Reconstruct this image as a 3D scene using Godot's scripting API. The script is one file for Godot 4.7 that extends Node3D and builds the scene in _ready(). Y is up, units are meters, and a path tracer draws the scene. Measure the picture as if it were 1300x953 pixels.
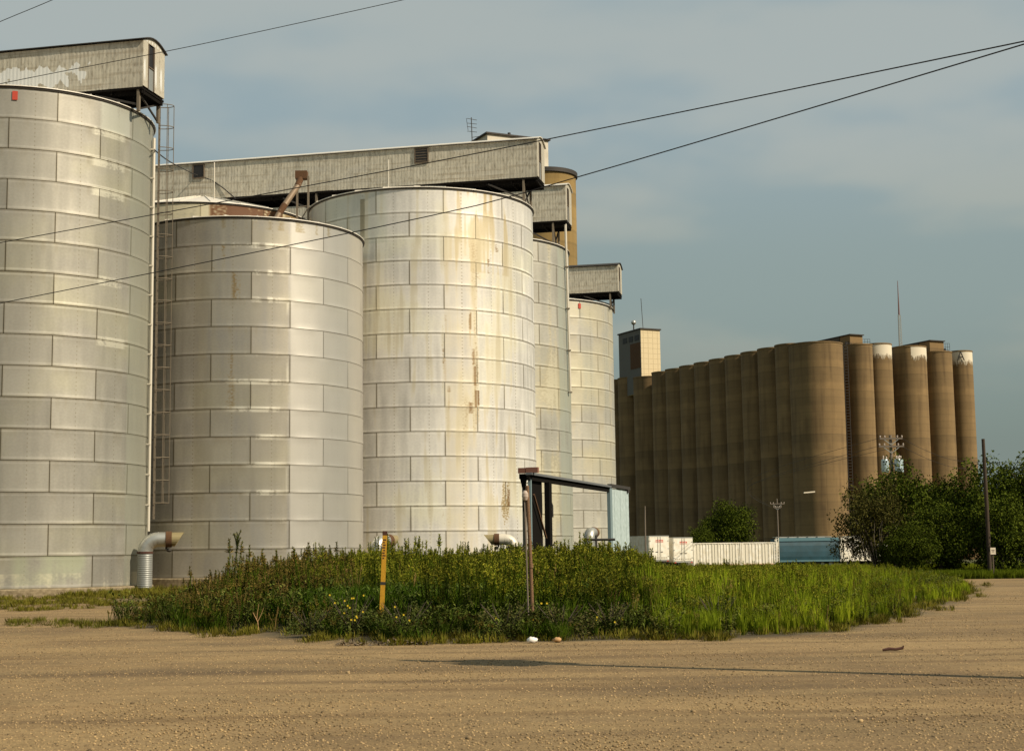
extends Node3D
# Grain storage yard: sheet steel bins with conveyor galleries, a concrete elevator, a gravel lot and an island of weeds.
# x right, y up, camera looks to -z. Distances "away" are written as positive numbers d and placed at z = -d.

var M := {}
var used := {}
var rng := RandomNumberGenerator.new()
const ROW := Vector3(-0.977, 0, -0.212)      # the bin rows run this way (to the west end)
const DEPTH := Vector3(0.212, 0, -0.977)     # across the rows, away from the lot

# ------------------------------------------------------------------ geometry collector
class Geo:
	var v := PackedVector3Array()
	var n := PackedVector3Array()
	var t := PackedVector2Array()
	var c := PackedColorArray()
	var i := PackedInt32Array()
	var col := Color.WHITE

	func vert(p: Vector3, nn: Vector3, uv := Vector2.ZERO) -> void:
		v.append(p); n.append(nn); t.append(uv); c.append(col)

	func quad(a: Vector3, b: Vector3, d: Vector3, e: Vector3, uv0 := Vector2.ZERO, uv1 := Vector2.ONE) -> void:
		# a b d e run counterclockwise seen from outside
		var nn := (b - a).cross(d - a).normalized()
		var s := v.size()
		vert(a, nn, Vector2(uv0.x, uv1.y)); vert(b, nn, uv1); vert(d, nn, Vector2(uv1.x, uv0.y)); vert(e, nn, uv0)
		i.append_array(PackedInt32Array([s, s + 2, s + 1, s, s + 3, s + 2]))

	func tri(a: Vector3, b: Vector3, d: Vector3) -> void:
		var nn := (b - a).cross(d - a).normalized()
		var s := v.size()
		vert(a, nn, Vector2(a.x, a.y)); vert(b, nn, Vector2(b.x, b.y)); vert(d, nn, Vector2(d.x, d.y))
		i.append_array(PackedInt32Array([s, s + 2, s + 1]))

	func box(at: Vector3, size: Vector3, bs := Basis.IDENTITY) -> Geo:
		var h := size * 0.5
		var p := []
		for k in 8:
			p.append(at + bs * Vector3(h.x if k & 1 else -h.x, h.y if k & 2 else -h.y, h.z if k & 4 else -h.z))
		quad(p[4], p[5], p[7], p[6]); quad(p[1], p[0], p[2], p[3])
		quad(p[5], p[1], p[3], p[7]); quad(p[0], p[4], p[6], p[2])
		quad(p[6], p[7], p[3], p[2]); quad(p[0], p[1], p[5], p[4])
		return self

	func bar(p0: Vector3, p1: Vector3, w: float, h := -1.0) -> Geo:
		if h < 0: h = w
		var f := (p1 - p0).normalized()
		var up := Vector3.UP if absf(f.y) < 0.95 else Vector3.RIGHT
		var x := up.cross(f).normalized()
		var y := f.cross(x)
		return box((p0 + p1) * 0.5, Vector3(w, h, p0.distance_to(p1)), Basis(x, y, f))

	func path(pts: Array, r, sides := 8, caps := true) -> Geo:
		var s := v.size()
		var cnt := pts.size()
		var last := Vector3.ZERO
		for k in cnt:
			var p: Vector3 = pts[k]
			var f: Vector3 = ((pts[mini(k + 1, cnt - 1)] as Vector3) - (pts[maxi(k - 1, 0)] as Vector3)).normalized()
			var x := last
			if k == 0:
				x = (Vector3.UP if absf(f.y) < 0.9 else Vector3.RIGHT).cross(f).normalized()
			x = (x - f * x.dot(f)).normalized()
			last = x
			var y := f.cross(x)
			var rr: float = r[k] if r is Array else r
			for j in sides + 1:
				var a := TAU * j / sides
				var d := x * cos(a) + y * sin(a)
				vert(p + d * rr, d, Vector2(float(j) / sides, k))
		for k in cnt - 1:
			for j in sides:
				var q := s + k * (sides + 1) + j
				var w := q + sides + 1
				i.append_array(PackedInt32Array([q, w, w + 1, q, w + 1, q + 1]))
		if caps:
			for e in 2:
				var k2: int = 0 if e == 0 else cnt - 1
				var o: Vector3 = pts[k2]
				var f2: Vector3 = ((pts[0] as Vector3) - (pts[1] as Vector3)).normalized() if e == 0 else ((pts[cnt - 1] as Vector3) - (pts[cnt - 2] as Vector3)).normalized()
				var b := v.size()
				vert(o, f2)
				for j in sides + 1:
					vert(v[s + k2 * (sides + 1) + j], f2)
				for j in sides:
					if e == 0: i.append_array(PackedInt32Array([b, b + 1 + j, b + 2 + j]))
					else: i.append_array(PackedInt32Array([b, b + 2 + j, b + 1 + j]))
		return self

	func lathe(prof: Array, segs: int, at := Vector3.ZERO, vscale := 1.0) -> Geo:
		# profile of (radius, y), walked upwards on the outside
		for k in prof.size() - 1:
			var a: Vector2 = prof[k]
			var b: Vector2 = prof[k + 1]
			var e := b - a
			var nr := Vector2(e.y, -e.x).normalized()
			var s := v.size()
			for j in segs + 1:
				var g := TAU * j / segs
				var d := Vector3(sin(g), 0, cos(g))
				var nn := d * nr.x + Vector3.UP * nr.y
				vert(at + d * a.x + Vector3.UP * a.y, nn, Vector2(float(j) / segs, 1.0 - a.y * vscale))
				vert(at + d * b.x + Vector3.UP * b.y, nn, Vector2(float(j) / segs, 1.0 - b.y * vscale))
			for j in segs:
				var q := s + j * 2
				i.append_array(PackedInt32Array([q, q + 1, q + 3, q, q + 3, q + 2]))
		return self

	func ball(at: Vector3, r: Vector3, seg := 10, ring := 6) -> Geo:
		var s := v.size()
		for a in ring + 1:
			for b in seg + 1:
				var p := PI * a / ring
				var q := TAU * b / seg
				var d := Vector3(sin(p) * cos(q), cos(p), sin(p) * sin(q))
				vert(at + d * r, (d / r).normalized(), Vector2(float(b) / seg, float(a) / ring))
		for a in ring:
			for b in seg:
				var q2 := s + a * (seg + 1) + b
				var w := q2 + seg + 1
				i.append_array(PackedInt32Array([q2, w + 1, q2 + 1, q2, w, w + 1]))
		return self

	func mesh(m: Material) -> ArrayMesh:
		var arr := []
		arr.resize(Mesh.ARRAY_MAX)
		arr[Mesh.ARRAY_VERTEX] = v
		arr[Mesh.ARRAY_NORMAL] = n
		arr[Mesh.ARRAY_TEX_UV] = t
		arr[Mesh.ARRAY_COLOR] = c
		arr[Mesh.ARRAY_INDEX] = i
		var me := ArrayMesh.new()
		me.add_surface_from_arrays(Mesh.PRIMITIVE_TRIANGLES, arr)
		me.surface_set_material(0, m)
		return me

# ------------------------------------------------------------------ naming and building helpers
func numbered(called: String) -> String:
	used[called] = used.get(called, -1) + 1
	return called if used[called] == 0 else "%s_%03d" % [called, used[called]]

func tag(o: Node, label: String, category := "", group := "", kind := "") -> Node:
	if label: o.set_meta("label", label)
	if category: o.set_meta("category", category)
	if group: o.set_meta("group", group)
	if kind: o.set_meta("kind", kind)
	return o

func thing(called: String, label: String, category: String, at := Vector3.ZERO, turn := 0.0, group := "") -> Node3D:
	var o := Node3D.new()
	o.name = numbered(called)
	add_child(o)
	o.position = at
	o.rotation.y = turn
	tag(o, label, category, group)
	return o

func part(called: String, g, m: Material, parent: Node, label := "") -> MeshInstance3D:
	var o := MeshInstance3D.new()
	o.mesh = g.mesh(m) if g is Geo else g
	if not (g is Geo) and m: o.material_override = m
	o.name = called
	o.cast_shadow = GeometryInstance3D.SHADOW_CASTING_SETTING_ON
	parent.add_child(o, true)
	if label: o.set_meta("label", label)
	return o

func single(called: String, g, m: Material, label: String, category: String, group := "") -> MeshInstance3D:
	var o := part(numbered(called), g, m, self)
	tag(o, label, category, group)
	return o

func struct(called: String, g, m: Material) -> MeshInstance3D:
	var o := part(numbered(called), g, m, self)
	tag(o, "", "", "", "structure")
	return o

func mat(rgb: Color, rough := 0.8, metal := 0.0) -> StandardMaterial3D:
	# rgb is a real-world (linear) base colour
	var m := StandardMaterial3D.new()
	m.albedo_color = rgb.linear_to_srgb()
	m.roughness = rough
	m.metallic = metal
	m.cull_mode = BaseMaterial3D.CULL_DISABLED
	return m

func away(x: float, y: float, d: float) -> Vector3:
	return Vector3(x, y, -d)

func hash2(a: int, b: int) -> float:
	var h := (a * 374761393 + b * 668265263) & 0x7fffffff
	h = ((h ^ (h >> 13)) * 1274126177) & 0x7fffffff
	return float((h ^ (h >> 16)) & 0xffff) / 65535.0

# ------------------------------------------------------------------ textures
func noise_bytes(w: int, h: int, sx: int, sy: int, freq: float, seed_: int, oct := 4) -> PackedByteArray:
	# smooth noise computed at w/sx x h/sy and stretched, so that sy > sx gives vertical streaks
	var f := FastNoiseLite.new()
	f.seed = seed_
	f.noise_type = FastNoiseLite.TYPE_SIMPLEX_SMOOTH
	f.frequency = freq
	f.fractal_octaves = oct
	var im := f.get_seamless_image(maxi(w / sx, 4), maxi(h / sy, 4), false, false, 0.1, true)
	im.convert(Image.FORMAT_L8)
	im.resize(w, h, Image.INTERPOLATE_CUBIC)
	return im.get_data()

func tex_of(w: int, h: int, d: PackedByteArray) -> ImageTexture:
	var im := Image.create_from_data(w, h, false, Image.FORMAT_RGB8, d)
	im.generate_mipmaps()
	return ImageTexture.create_from_image(im)

func bin_texture(w: int, h: int, courses: int, plates: int, off: float, base: Color, seed_: int, blotch: float, streak: float, feats: Array) -> ImageTexture:
	# sheet metal tones, weathering and some painted highlight and shade, unrolled round a bin: u = 0.5 faces the lot; base is sRGB
	var n1 := noise_bytes(w, h, 2, 2, 0.012, seed_, 4)
	var n2 := noise_bytes(w, h, 1, 24, 0.06, seed_ + 1, 3)
	var n3 := noise_bytes(w, h, 1, 1, 0.22, seed_ + 2, 2)
	var out := PackedByteArray()
	out.resize(w * h * 3)
	var step := 360.0 / plates
	for y in h:
		var fv := (y + 0.5) / h * courses
		var k := int(fv)
		var inv := fv - k
		var o2 := off + (step * 0.5 if k & 1 else 0.0)
		var seam := clampf(1.0 - minf(inv, 1.0 - inv) / 0.05, 0.0, 1.0)
		var drip := maxf(0.0, 1.0 - inv / 0.5)
		var hit := []
		for f in feats:
			if fv >= f[2] and fv <= f[3]: hit.append(f)
		for x in w:
			var th := (x + 0.5) / w * 360.0 - 180.0
			var q := (th - o2 + 720.0) / step
			var pl := int(q)
			var inu := q - pl
			var p := y * w + x
			var a := n1[p] / 255.0 - 0.5
			var b := n2[p] / 255.0 - 0.5
			var g := n3[p] / 255.0 - 0.5
			var tone := 1.0 + (hash2(k * 7 + seed_, pl % plates) - 0.5) * 0.09 + a * blotch + b * streak + g * 0.07
			var dirt := seam * (0.32 + a * 0.4) + drip * maxf(0.0, b) * 0.5
			var du := minf(inu, 1.0 - inu) * step
			dirt = maxf(dirt, (1.0 - du / 0.55) * 0.5)
			var dm := absf(inu - 0.27) * step
			var dm2 := absf(inu - 0.77) * step
			if minf(dm, dm2) < 0.2 and fmod(inv * 7.0, 1.0) < 0.3: dirt += 0.34
			dirt = clampf(dirt, 0.0, 0.8)
			var r := base.r * tone
			var gg := base.g * tone
			var bb := base.b * tone * (1.0 - maxf(0.0, a) * 0.12)
			r = lerpf(r, 0.30, dirt); gg = lerpf(gg, 0.25, dirt); bb = lerpf(bb, 0.15, dirt)
			var edge_glint := clampf(1.0 - absf(minf(inv, 1.0 - inv) - 0.085) / 0.035, 0.0, 1.0) * (0.06 + maxf(0.0, a) * 0.25)  # pale lines beside seams: highlights of rolled plate edges painted into the colour
			r += edge_glint; gg += edge_glint; bb += edge_glint
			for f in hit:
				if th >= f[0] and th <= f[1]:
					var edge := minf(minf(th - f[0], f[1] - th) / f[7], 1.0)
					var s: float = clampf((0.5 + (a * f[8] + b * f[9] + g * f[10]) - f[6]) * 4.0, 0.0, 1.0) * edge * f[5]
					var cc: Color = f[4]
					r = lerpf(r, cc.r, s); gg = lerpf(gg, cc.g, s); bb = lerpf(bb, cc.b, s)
			out[p * 3] = clampi(int(r * 255.0), 0, 255)
			out[p * 3 + 1] = clampi(int(gg * 255.0), 0, 255)
			out[p * 3 + 2] = clampi(int(bb * 255.0), 0, 255)
	return tex_of(w, h, out)

func layered_texture(w: int, h: int, base: Color, seed_: int, layers: Array, bands := 0.0) -> ImageTexture:
	# layers: [sx, sy, freq, colour, strength]
	var ns := []
	var k := 0
	for l in layers:
		ns.append(noise_bytes(w, h, l[0], l[1], l[2], seed_ + k, 4)); k += 1
	var out := PackedByteArray()
	out.resize(w * h * 3)
	for y in h:
		var bd := 0.0
		if bands > 0.0: bd = (hash2(int(y * bands), seed_) - 0.5) * 0.14 - (0.05 if fmod(y * bands, 1.0) < 0.15 else 0.0)
		for x in w:
			var p := y * w + x
			var r := base.r; var g := base.g; var b := base.b
			for q in layers.size():
				var l: Array = layers[q]
				var s: float = clampf((ns[q][p] / 255.0 - 0.5) * 2.2 + l[5], 0.0, 1.0) * l[4]
				var c: Color = l[3]
				r = lerpf(r, c.r, s); g = lerpf(g, c.g, s); b = lerpf(b, c.b, s)
			out[p * 3] = clampi(int(r * (1.0 + bd) * 255.0), 0, 255)
			out[p * 3 + 1] = clampi(int(g * (1.0 + bd) * 255.0), 0, 255)
			out[p * 3 + 2] = clampi(int(b * (1.0 + bd) * 255.0), 0, 255)
	return tex_of(w, h, out)

func noise_tex(freq: float, seed_: int, lo: Color, hi: Color, size := 512, oct := 5) -> NoiseTexture2D:
	var f := FastNoiseLite.new()
	f.seed = seed_; f.frequency = freq; f.fractal_octaves = oct
	var t := NoiseTexture2D.new()
	t.width = size; t.height = size; t.seamless = true; t.noise = f
	var g := Gradient.new()
	g.set_color(0, lo); g.set_color(1, hi)
	t.color_ramp = g
	return t

func triplanar(m: StandardMaterial3D, t: Texture2D, scale: float) -> StandardMaterial3D:
	m.albedo_texture = t
	m.uv1_triplanar = true
	m.uv1_world_triplanar = true
	m.uv1_scale = Vector3.ONE * scale
	return m

func sky_panorama() -> ImageTexture:
	# late afternoon sky: hazy blue-grey air, thin warm grey cloud sheets, the same all round
	var w := 1536
	var h := 768
	var f := FastNoiseLite.new()
	f.seed = 11; f.frequency = 1.3; f.fractal_octaves = 6; f.fractal_gain = 0.58
	var f2 := FastNoiseLite.new()
	f2.seed = 5; f2.frequency = 1.0; f2.fractal_octaves = 3
	var d := PackedFloat32Array()
	d.resize(w * h * 3)
	for y in h:
		var el := PI * 0.5 - PI * (y + 0.5) / h
		var se := sin(el)
		var ce := cos(el)
		var e := clampf(rad_to_deg(el), 0.0, 90.0)
		# air colour by elevation (linear)
		var air := Vector3(0.205, 0.255, 0.225).lerp(Vector3(0.275, 0.345, 0.335), smoothstep(2.0, 10.0, e))
		air = air.lerp(Vector3(0.305, 0.392, 0.425), smoothstep(9.0, 17.0, e))
		air = air.lerp(Vector3(0.30, 0.385, 0.42), smoothstep(18.0, 60.0, e))
		for x in w:
			var p := (y * w + x) * 3
			if el < -0.02:
				d[p] = 0.20; d[p + 1] = 0.16; d[p + 2] = 0.10
				continue
			var az := TAU * ((x + 0.5) / w - 0.5)
			var dx := sin(az) * ce
			var dz := -cos(az) * ce
			var lift := 1.0 / (maxf(se, 0.0) + 0.16)
			var cl := f.get_noise_3d(dx * lift * 1.1 + 3.7, dz * lift * 1.6, se * 5.0)
			var big := f2.get_noise_3d(dx * lift * 0.45, dz * lift * 0.6 + 8.0, se * 2.0)
			var amt := smoothstep(-0.22, 0.38, cl * 0.8 + big * 0.9 + 0.06) * smoothstep(3.0, 11.0, e)
			d[p] = 0.8 * lerpf(air.x, air.x * 1.10 + 0.060, amt)
			d[p + 1] = 0.8 * lerpf(air.y, air.y * 1.03 + 0.042, amt)
			d[p + 2] = 0.8 * lerpf(air.z, air.z * 0.97 + 0.028, amt)
	var im := Image.create_from_data(w, h, false, Image.FORMAT_RGBF, d.to_byte_array())
	return ImageTexture.create_from_image(im)

# ------------------------------------------------------------------ terrain
const ISLAND := [Vector2(-10.4, 38.2), Vector2(-8.44, 35.7), Vector2(-6.16, 33.4), Vector2(-4.08, 30.8), Vector2(-2.3, 29.1), Vector2(-0.8, 28.9), Vector2(0.7, 29.0), Vector2(2.2, 29.35), Vector2(3.7, 29.1), Vector2(5.3, 29.9), Vector2(7.0, 31.8), Vector2(8.6, 34.9), Vector2(11.6, 42.4), Vector2(15.5, 52.0), Vector2(19.3, 64.0), Vector2(21.2, 71.0), Vector2(20.5, 76.0), Vector2(17.0, 84.0), Vector2(15.0, 105.0), Vector2(4.0, 112.0), Vector2(2.6, 92.0), Vector2(-5.0, 86.5), Vector2(-9.3, 80.5), Vector2(-15.0, 76.5), Vector2(-13.5, 62.0), Vector2(-11.8, 50.0)]
var island := PackedVector2Array(ISLAND)

func edge_distance(x: float, d: float) -> float:
	# distance inside the island from its edge (negative outside)
	var p := Vector2(x, d)
	var best := 1e9
	for k in island.size():
		var q := Geometry2D.get_closest_point_to_segment(p, island[k], island[(k + 1) % island.size()])
		best = minf(best, p.distance_to(q))
	return best if Geometry2D.is_point_in_polygon(p, island) else -best

func ground_at(x: float, d: float) -> float:
	var y := 1.05 * exp(-(pow((x + 4.5) / (7.5 if x > -4.5 else 12.0), 2.0) + pow((d - 103.0) / 15.0, 2.0)))
	y += 0.03 * smoothstep(58.0, 70.0, d) * smoothstep(-2.0, -12.0, x) * (1.0 - smoothstep(120.0, 150.0, d))
	y += 0.30 * smoothstep(-20.0, -14.0, x) * smoothstep(-4.0, -10.0, x) * smoothstep(66.0, 76.0, d) * (1.0 - smoothstep(96.0, 120.0, d))
	y -= 0.55 * smoothstep(112.0, 150.0, d) * smoothstep(0.0, 8.0, x)
	return y

func build_ground() -> void:
	var xs := []
	var ds := []
	var x := -60.0
	while x <= 60.0:
		xs.append(x); x += 0.75
	xs = [-4000.0, -1200.0, -500.0, -250.0, -140.0, -90.0] + xs + [90.0, 140.0, 250.0, 500.0, 1200.0, 4000.0]
	var d := 2.0
	while d <= 112.0:
		ds.append(d); d += 0.25 if d < 30.0 else 0.75
	ds = [-4000.0, -800.0, -200.0, -60.0, -20.0, -6.0] + ds + [120.0, 130.0, 140.0, 150.0, 165.0, 190.0, 250.0, 400.0, 900.0, 2000.0, 4500.0]
	var g := Geo.new()
	var f := FastNoiseLite.new()
	f.seed = 3; f.frequency = 0.22; f.fractal_octaves = 4
	var nx := xs.size()
	var gravel := Color(0.322, 0.224, 0.098)
	var soil := Color(0.095, 0.078, 0.035)
	var field := Color(0.075, 0.085, 0.014)
	for dd in ds:
		for xx in xs:
			var inside := -100.0
			if xx > -18.0 and xx < 26.0 and dd > 24.0 and dd < 118.0: inside = edge_distance(xx, dd)
			var nn := f.get_noise_2d(xx, dd)
			var y := ground_at(xx, dd)
			var c := gravel
			# the strip by the bins is thinly grown, beyond the yard there are fields
			c = c.lerp(Color(0.235, 0.185, 0.070), smoothstep(-0.1, 0.3, nn) * smoothstep(50.0, 56.0, dd) * smoothstep(-6.0, -11.0, xx))
			# packed wheel tracks and looser, paler bands along the lot
			c = c * (1.0 - 0.20 * smoothstep(-0.05, 0.45, f.get_noise_2d(xx * 0.10, dd * 1.5 + 60.0)) + 0.10 * f.get_noise_2d(xx * 0.6 + 90.0, dd * 1.2))
			for rut in [16.2, 17.9, 22.4, 24.0]:
				var rd: float = absf(dd - rut - 0.9 * sin(xx * 0.11 + rut) - 0.05 * xx)
				c = c * (1.0 - 0.16 * smoothstep(0.55, 0.1, rd) * (0.6 + nn))
			c = c.lerp(field, smoothstep(84.0, 92.0, dd))
			c = c.lerp(field, smoothstep(79.0, 80.5, dd + nn) * smoothstep(17.0, 20.0, xx))
			c = c.lerp(soil, smoothstep(-0.5, 0.4, inside + nn * 1.2))
			if inside > 0.0: y += 0.30 * smoothstep(0.0, 5.0, inside)
			if dd > 10.0 and dd < 80.0: y += nn * 0.008 + 0.004 * f.get_noise_2d(xx * 4.0, dd * 4.0)
			g.col = c
			g.vert(Vector3(xx, y, -dd), Vector3.UP, Vector2(xx, dd))
	for a in ds.size() - 1:
		for b in nx - 1:
			var q := a * nx + b
			g.i.append_array(PackedInt32Array([q, q + nx, q + nx + 1, q, q + nx + 1, q + 1]))
	# smooth normals from the heights
	for a in range(1, ds.size() - 1):
		for b in range(1, nx - 1):
			var q := a * nx + b
			g.n[q] = (g.v[q + 1] - g.v[q - 1]).cross(g.v[q + nx] - g.v[q - nx]).normalized()
			if g.n[q].y < 0: g.n[q] = -g.n[q]
	struct("ground", g, M.ground)

# ------------------------------------------------------------------ sheet steel bins
func plate_mesh(R: float, a0: float, a1: float, y0: float, y1: float, top: float, height: float, dent: float, m: Material, facet := 0.16) -> ArrayMesh:
	# one curved wall sheet: round where it is bolted to the next course, flattened and slightly dented between
	var rows := [0.0, 0.09, 0.28, 0.72, 0.91, 1.0]
	var cols := 8
	var g := Geo.new()
	var half := (a1 - a0) * 0.25
	var lean := (hash2(int(a0 * 1000.0), int(y0 * 100.0)) - 0.5) * 0.020
	var amp := R * (1.0 - cos(half))
	var pts := []
	for r in rows.size():
		var fv: float = [0.0, 0.8, 1.0, 1.0, 0.8, 0.0][r]
		for c in cols + 1:
			var u := float(c) / cols
			var a := lerpf(a0, a1, u)
			var loc := fmod(u * 2.0, 1.0)
			var flat := amp * 4.0 * loc * (1.0 - loc) * facet * fv
			var rr: float = R - flat - dent * sin(u * PI) * fv + lean * (rows[r] - 0.5)
			pts.append(Vector3(sin(a) * rr, lerpf(y0, y1, rows[r]), cos(a) * rr))
	for r in rows.size():
		for c in cols + 1:
			var p: Vector3 = pts[r * (cols + 1) + c]
			var l: Vector3 = pts[r * (cols + 1) + maxi(c - 1, 0)]
			var q: Vector3 = pts[r * (cols + 1) + mini(c + 1, cols)]
			var dn: Vector3 = pts[maxi(r - 1, 0) * (cols + 1) + c]
			var up: Vector3 = pts[mini(r + 1, rows.size() - 1) * (cols + 1) + c]
			var nn := (q - l).cross(up - dn).normalized()
			var a := lerpf(a0, a1, float(c) / cols)
			g.vert(p, nn, Vector2(a / TAU + 0.5, (top - p.y) / height))
	var w := cols + 1
	for r in rows.size() - 1:
		for c in cols:
			var q := r * w + c
			g.i.append_array(PackedInt32Array([q, q + w, q + w + 1, q, q + w + 1, q + 1]))
	# turned-in bottom and top edge
	for e in 2:
		var r: int = 0 if e == 0 else rows.size() - 1
		var s := g.v.size()
		for c in cols + 1:
			var p2: Vector3 = pts[r * w + c]
			var uv := g.t[r * w + c]
			var k := (R - 0.05) / R
			g.vert(p2, Vector3.DOWN if e == 0 else Vector3.UP, uv)
			g.vert(Vector3(p2.x * k, p2.y, p2.z * k), Vector3.DOWN if e == 0 else Vector3.UP, uv)
		for c in cols:
			var q := s + c * 2
			if e == 0: g.i.append_array(PackedInt32Array([q, q + 3, q + 1, q, q + 2, q + 3]))
			else: g.i.append_array(PackedInt32Array([q, q + 1, q + 3, q, q + 3, q + 2]))
	return g.mesh(m)

func bin(called: String, label: String, cx: float, cd: float, R: float, top: float, base: float, courses: int, plates: int, off: float, rise: float, m: Material, from_course := 0) -> Node3D:
	var gy := ground_at(cx, cd) - 0.3
	var t := thing(called, label, "grain bin", away(cx, gy, cd), 0.0, "sheet steel grain bins")
	var T := top - gy
	var B := base - gy
	var ch := (T - B) / courses
	part("foundation", Geo.new().lathe([Vector2(R + 0.32, 0.0), Vector2(R + 0.32, B - 0.06), Vector2(R + 0.26, B), Vector2(R - 0.3, B)], 64), M.pad, t)
	part("shell", Geo.new().lathe([Vector2(R - 0.055, B), Vector2(R - 0.055, T)], 72), M.seam, t)
	var step := TAU / plates
	for k in courses:
		if from_course > 0 and k >= from_course: break
		var y1 := T - ch * k
		var o := deg_to_rad(off) + (step * 0.5 if k & 1 else 0.0)
		for j in plates:
			var a0 := wrapf(o + step * j, -PI, PI)
			var a1 := a0 + step
			var g := 0.013 / R
			var dn := (rng.randf() - 0.35) * 0.010
			var out := 0.006 if k & 1 else 0.0
			part("plate", plate_mesh(R + out, a0 + g, a1 - g, y1 - ch + 0.012, y1 - 0.012, T, T - B, dn, m), null, t)
	if from_course > 0:
		part("lower_wall", Geo.new().lathe([Vector2(R, B), Vector2(R, T - ch * from_course)], 72), m, t)
	# eave ring, conical roof of sector sheets and its vent
	part("eave_ring", Geo.new().lathe([Vector2(R - 0.02, T - 0.03), Vector2(R + 0.05, T - 0.03), Vector2(R + 0.06, T + 0.02), Vector2(R + 0.05, T + 0.05)], 72), M.dark_steel, t)
	var rf := Geo.new()
	var ns := 24
	for j in ns:
		var b0 := TAU * j / ns
		var b1 := TAU * (j + 1) / ns
		for s in 2:
			var q0 := lerpf(b0, b1, s * 0.5)
			var q1 := lerpf(b0, b1, s * 0.5 + 0.5)
			var e0 := R + 0.10
			rf.quad(Vector3(sin(q0) * e0, T + 0.09, cos(q0) * e0), Vector3(sin(q1) * e0, T + 0.09, cos(q1) * e0), Vector3(sin(q1) * 0.5, T + rise, cos(q1) * 0.5), Vector3(sin(q0) * 0.5, T + rise, cos(q0) * 0.5))
		rf.bar(Vector3(sin(b0) * e_r(R), T + 0.11, cos(b0) * e_r(R)), Vector3(sin(b0) * 0.5, T + rise + 0.03, cos(b0) * 0.5), 0.05, 0.07)
	rf.lathe([Vector2(R + 0.08, T + 0.05), Vector2(R + 0.11, T + 0.06), Vector2(R + 0.10, T + 0.10)], 72)
	part("roof", rf, M.white_roof, t)
	part("roof_collar", Geo.new().lathe([Vector2(0.55, T + rise - 0.1), Vector2(0.55, T + rise + 0.22), Vector2(0.0, T + rise + 0.3)], 20), M.galv, t)
	return t

func e_r(R: float) -> float:
	return R + 0.09

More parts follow.
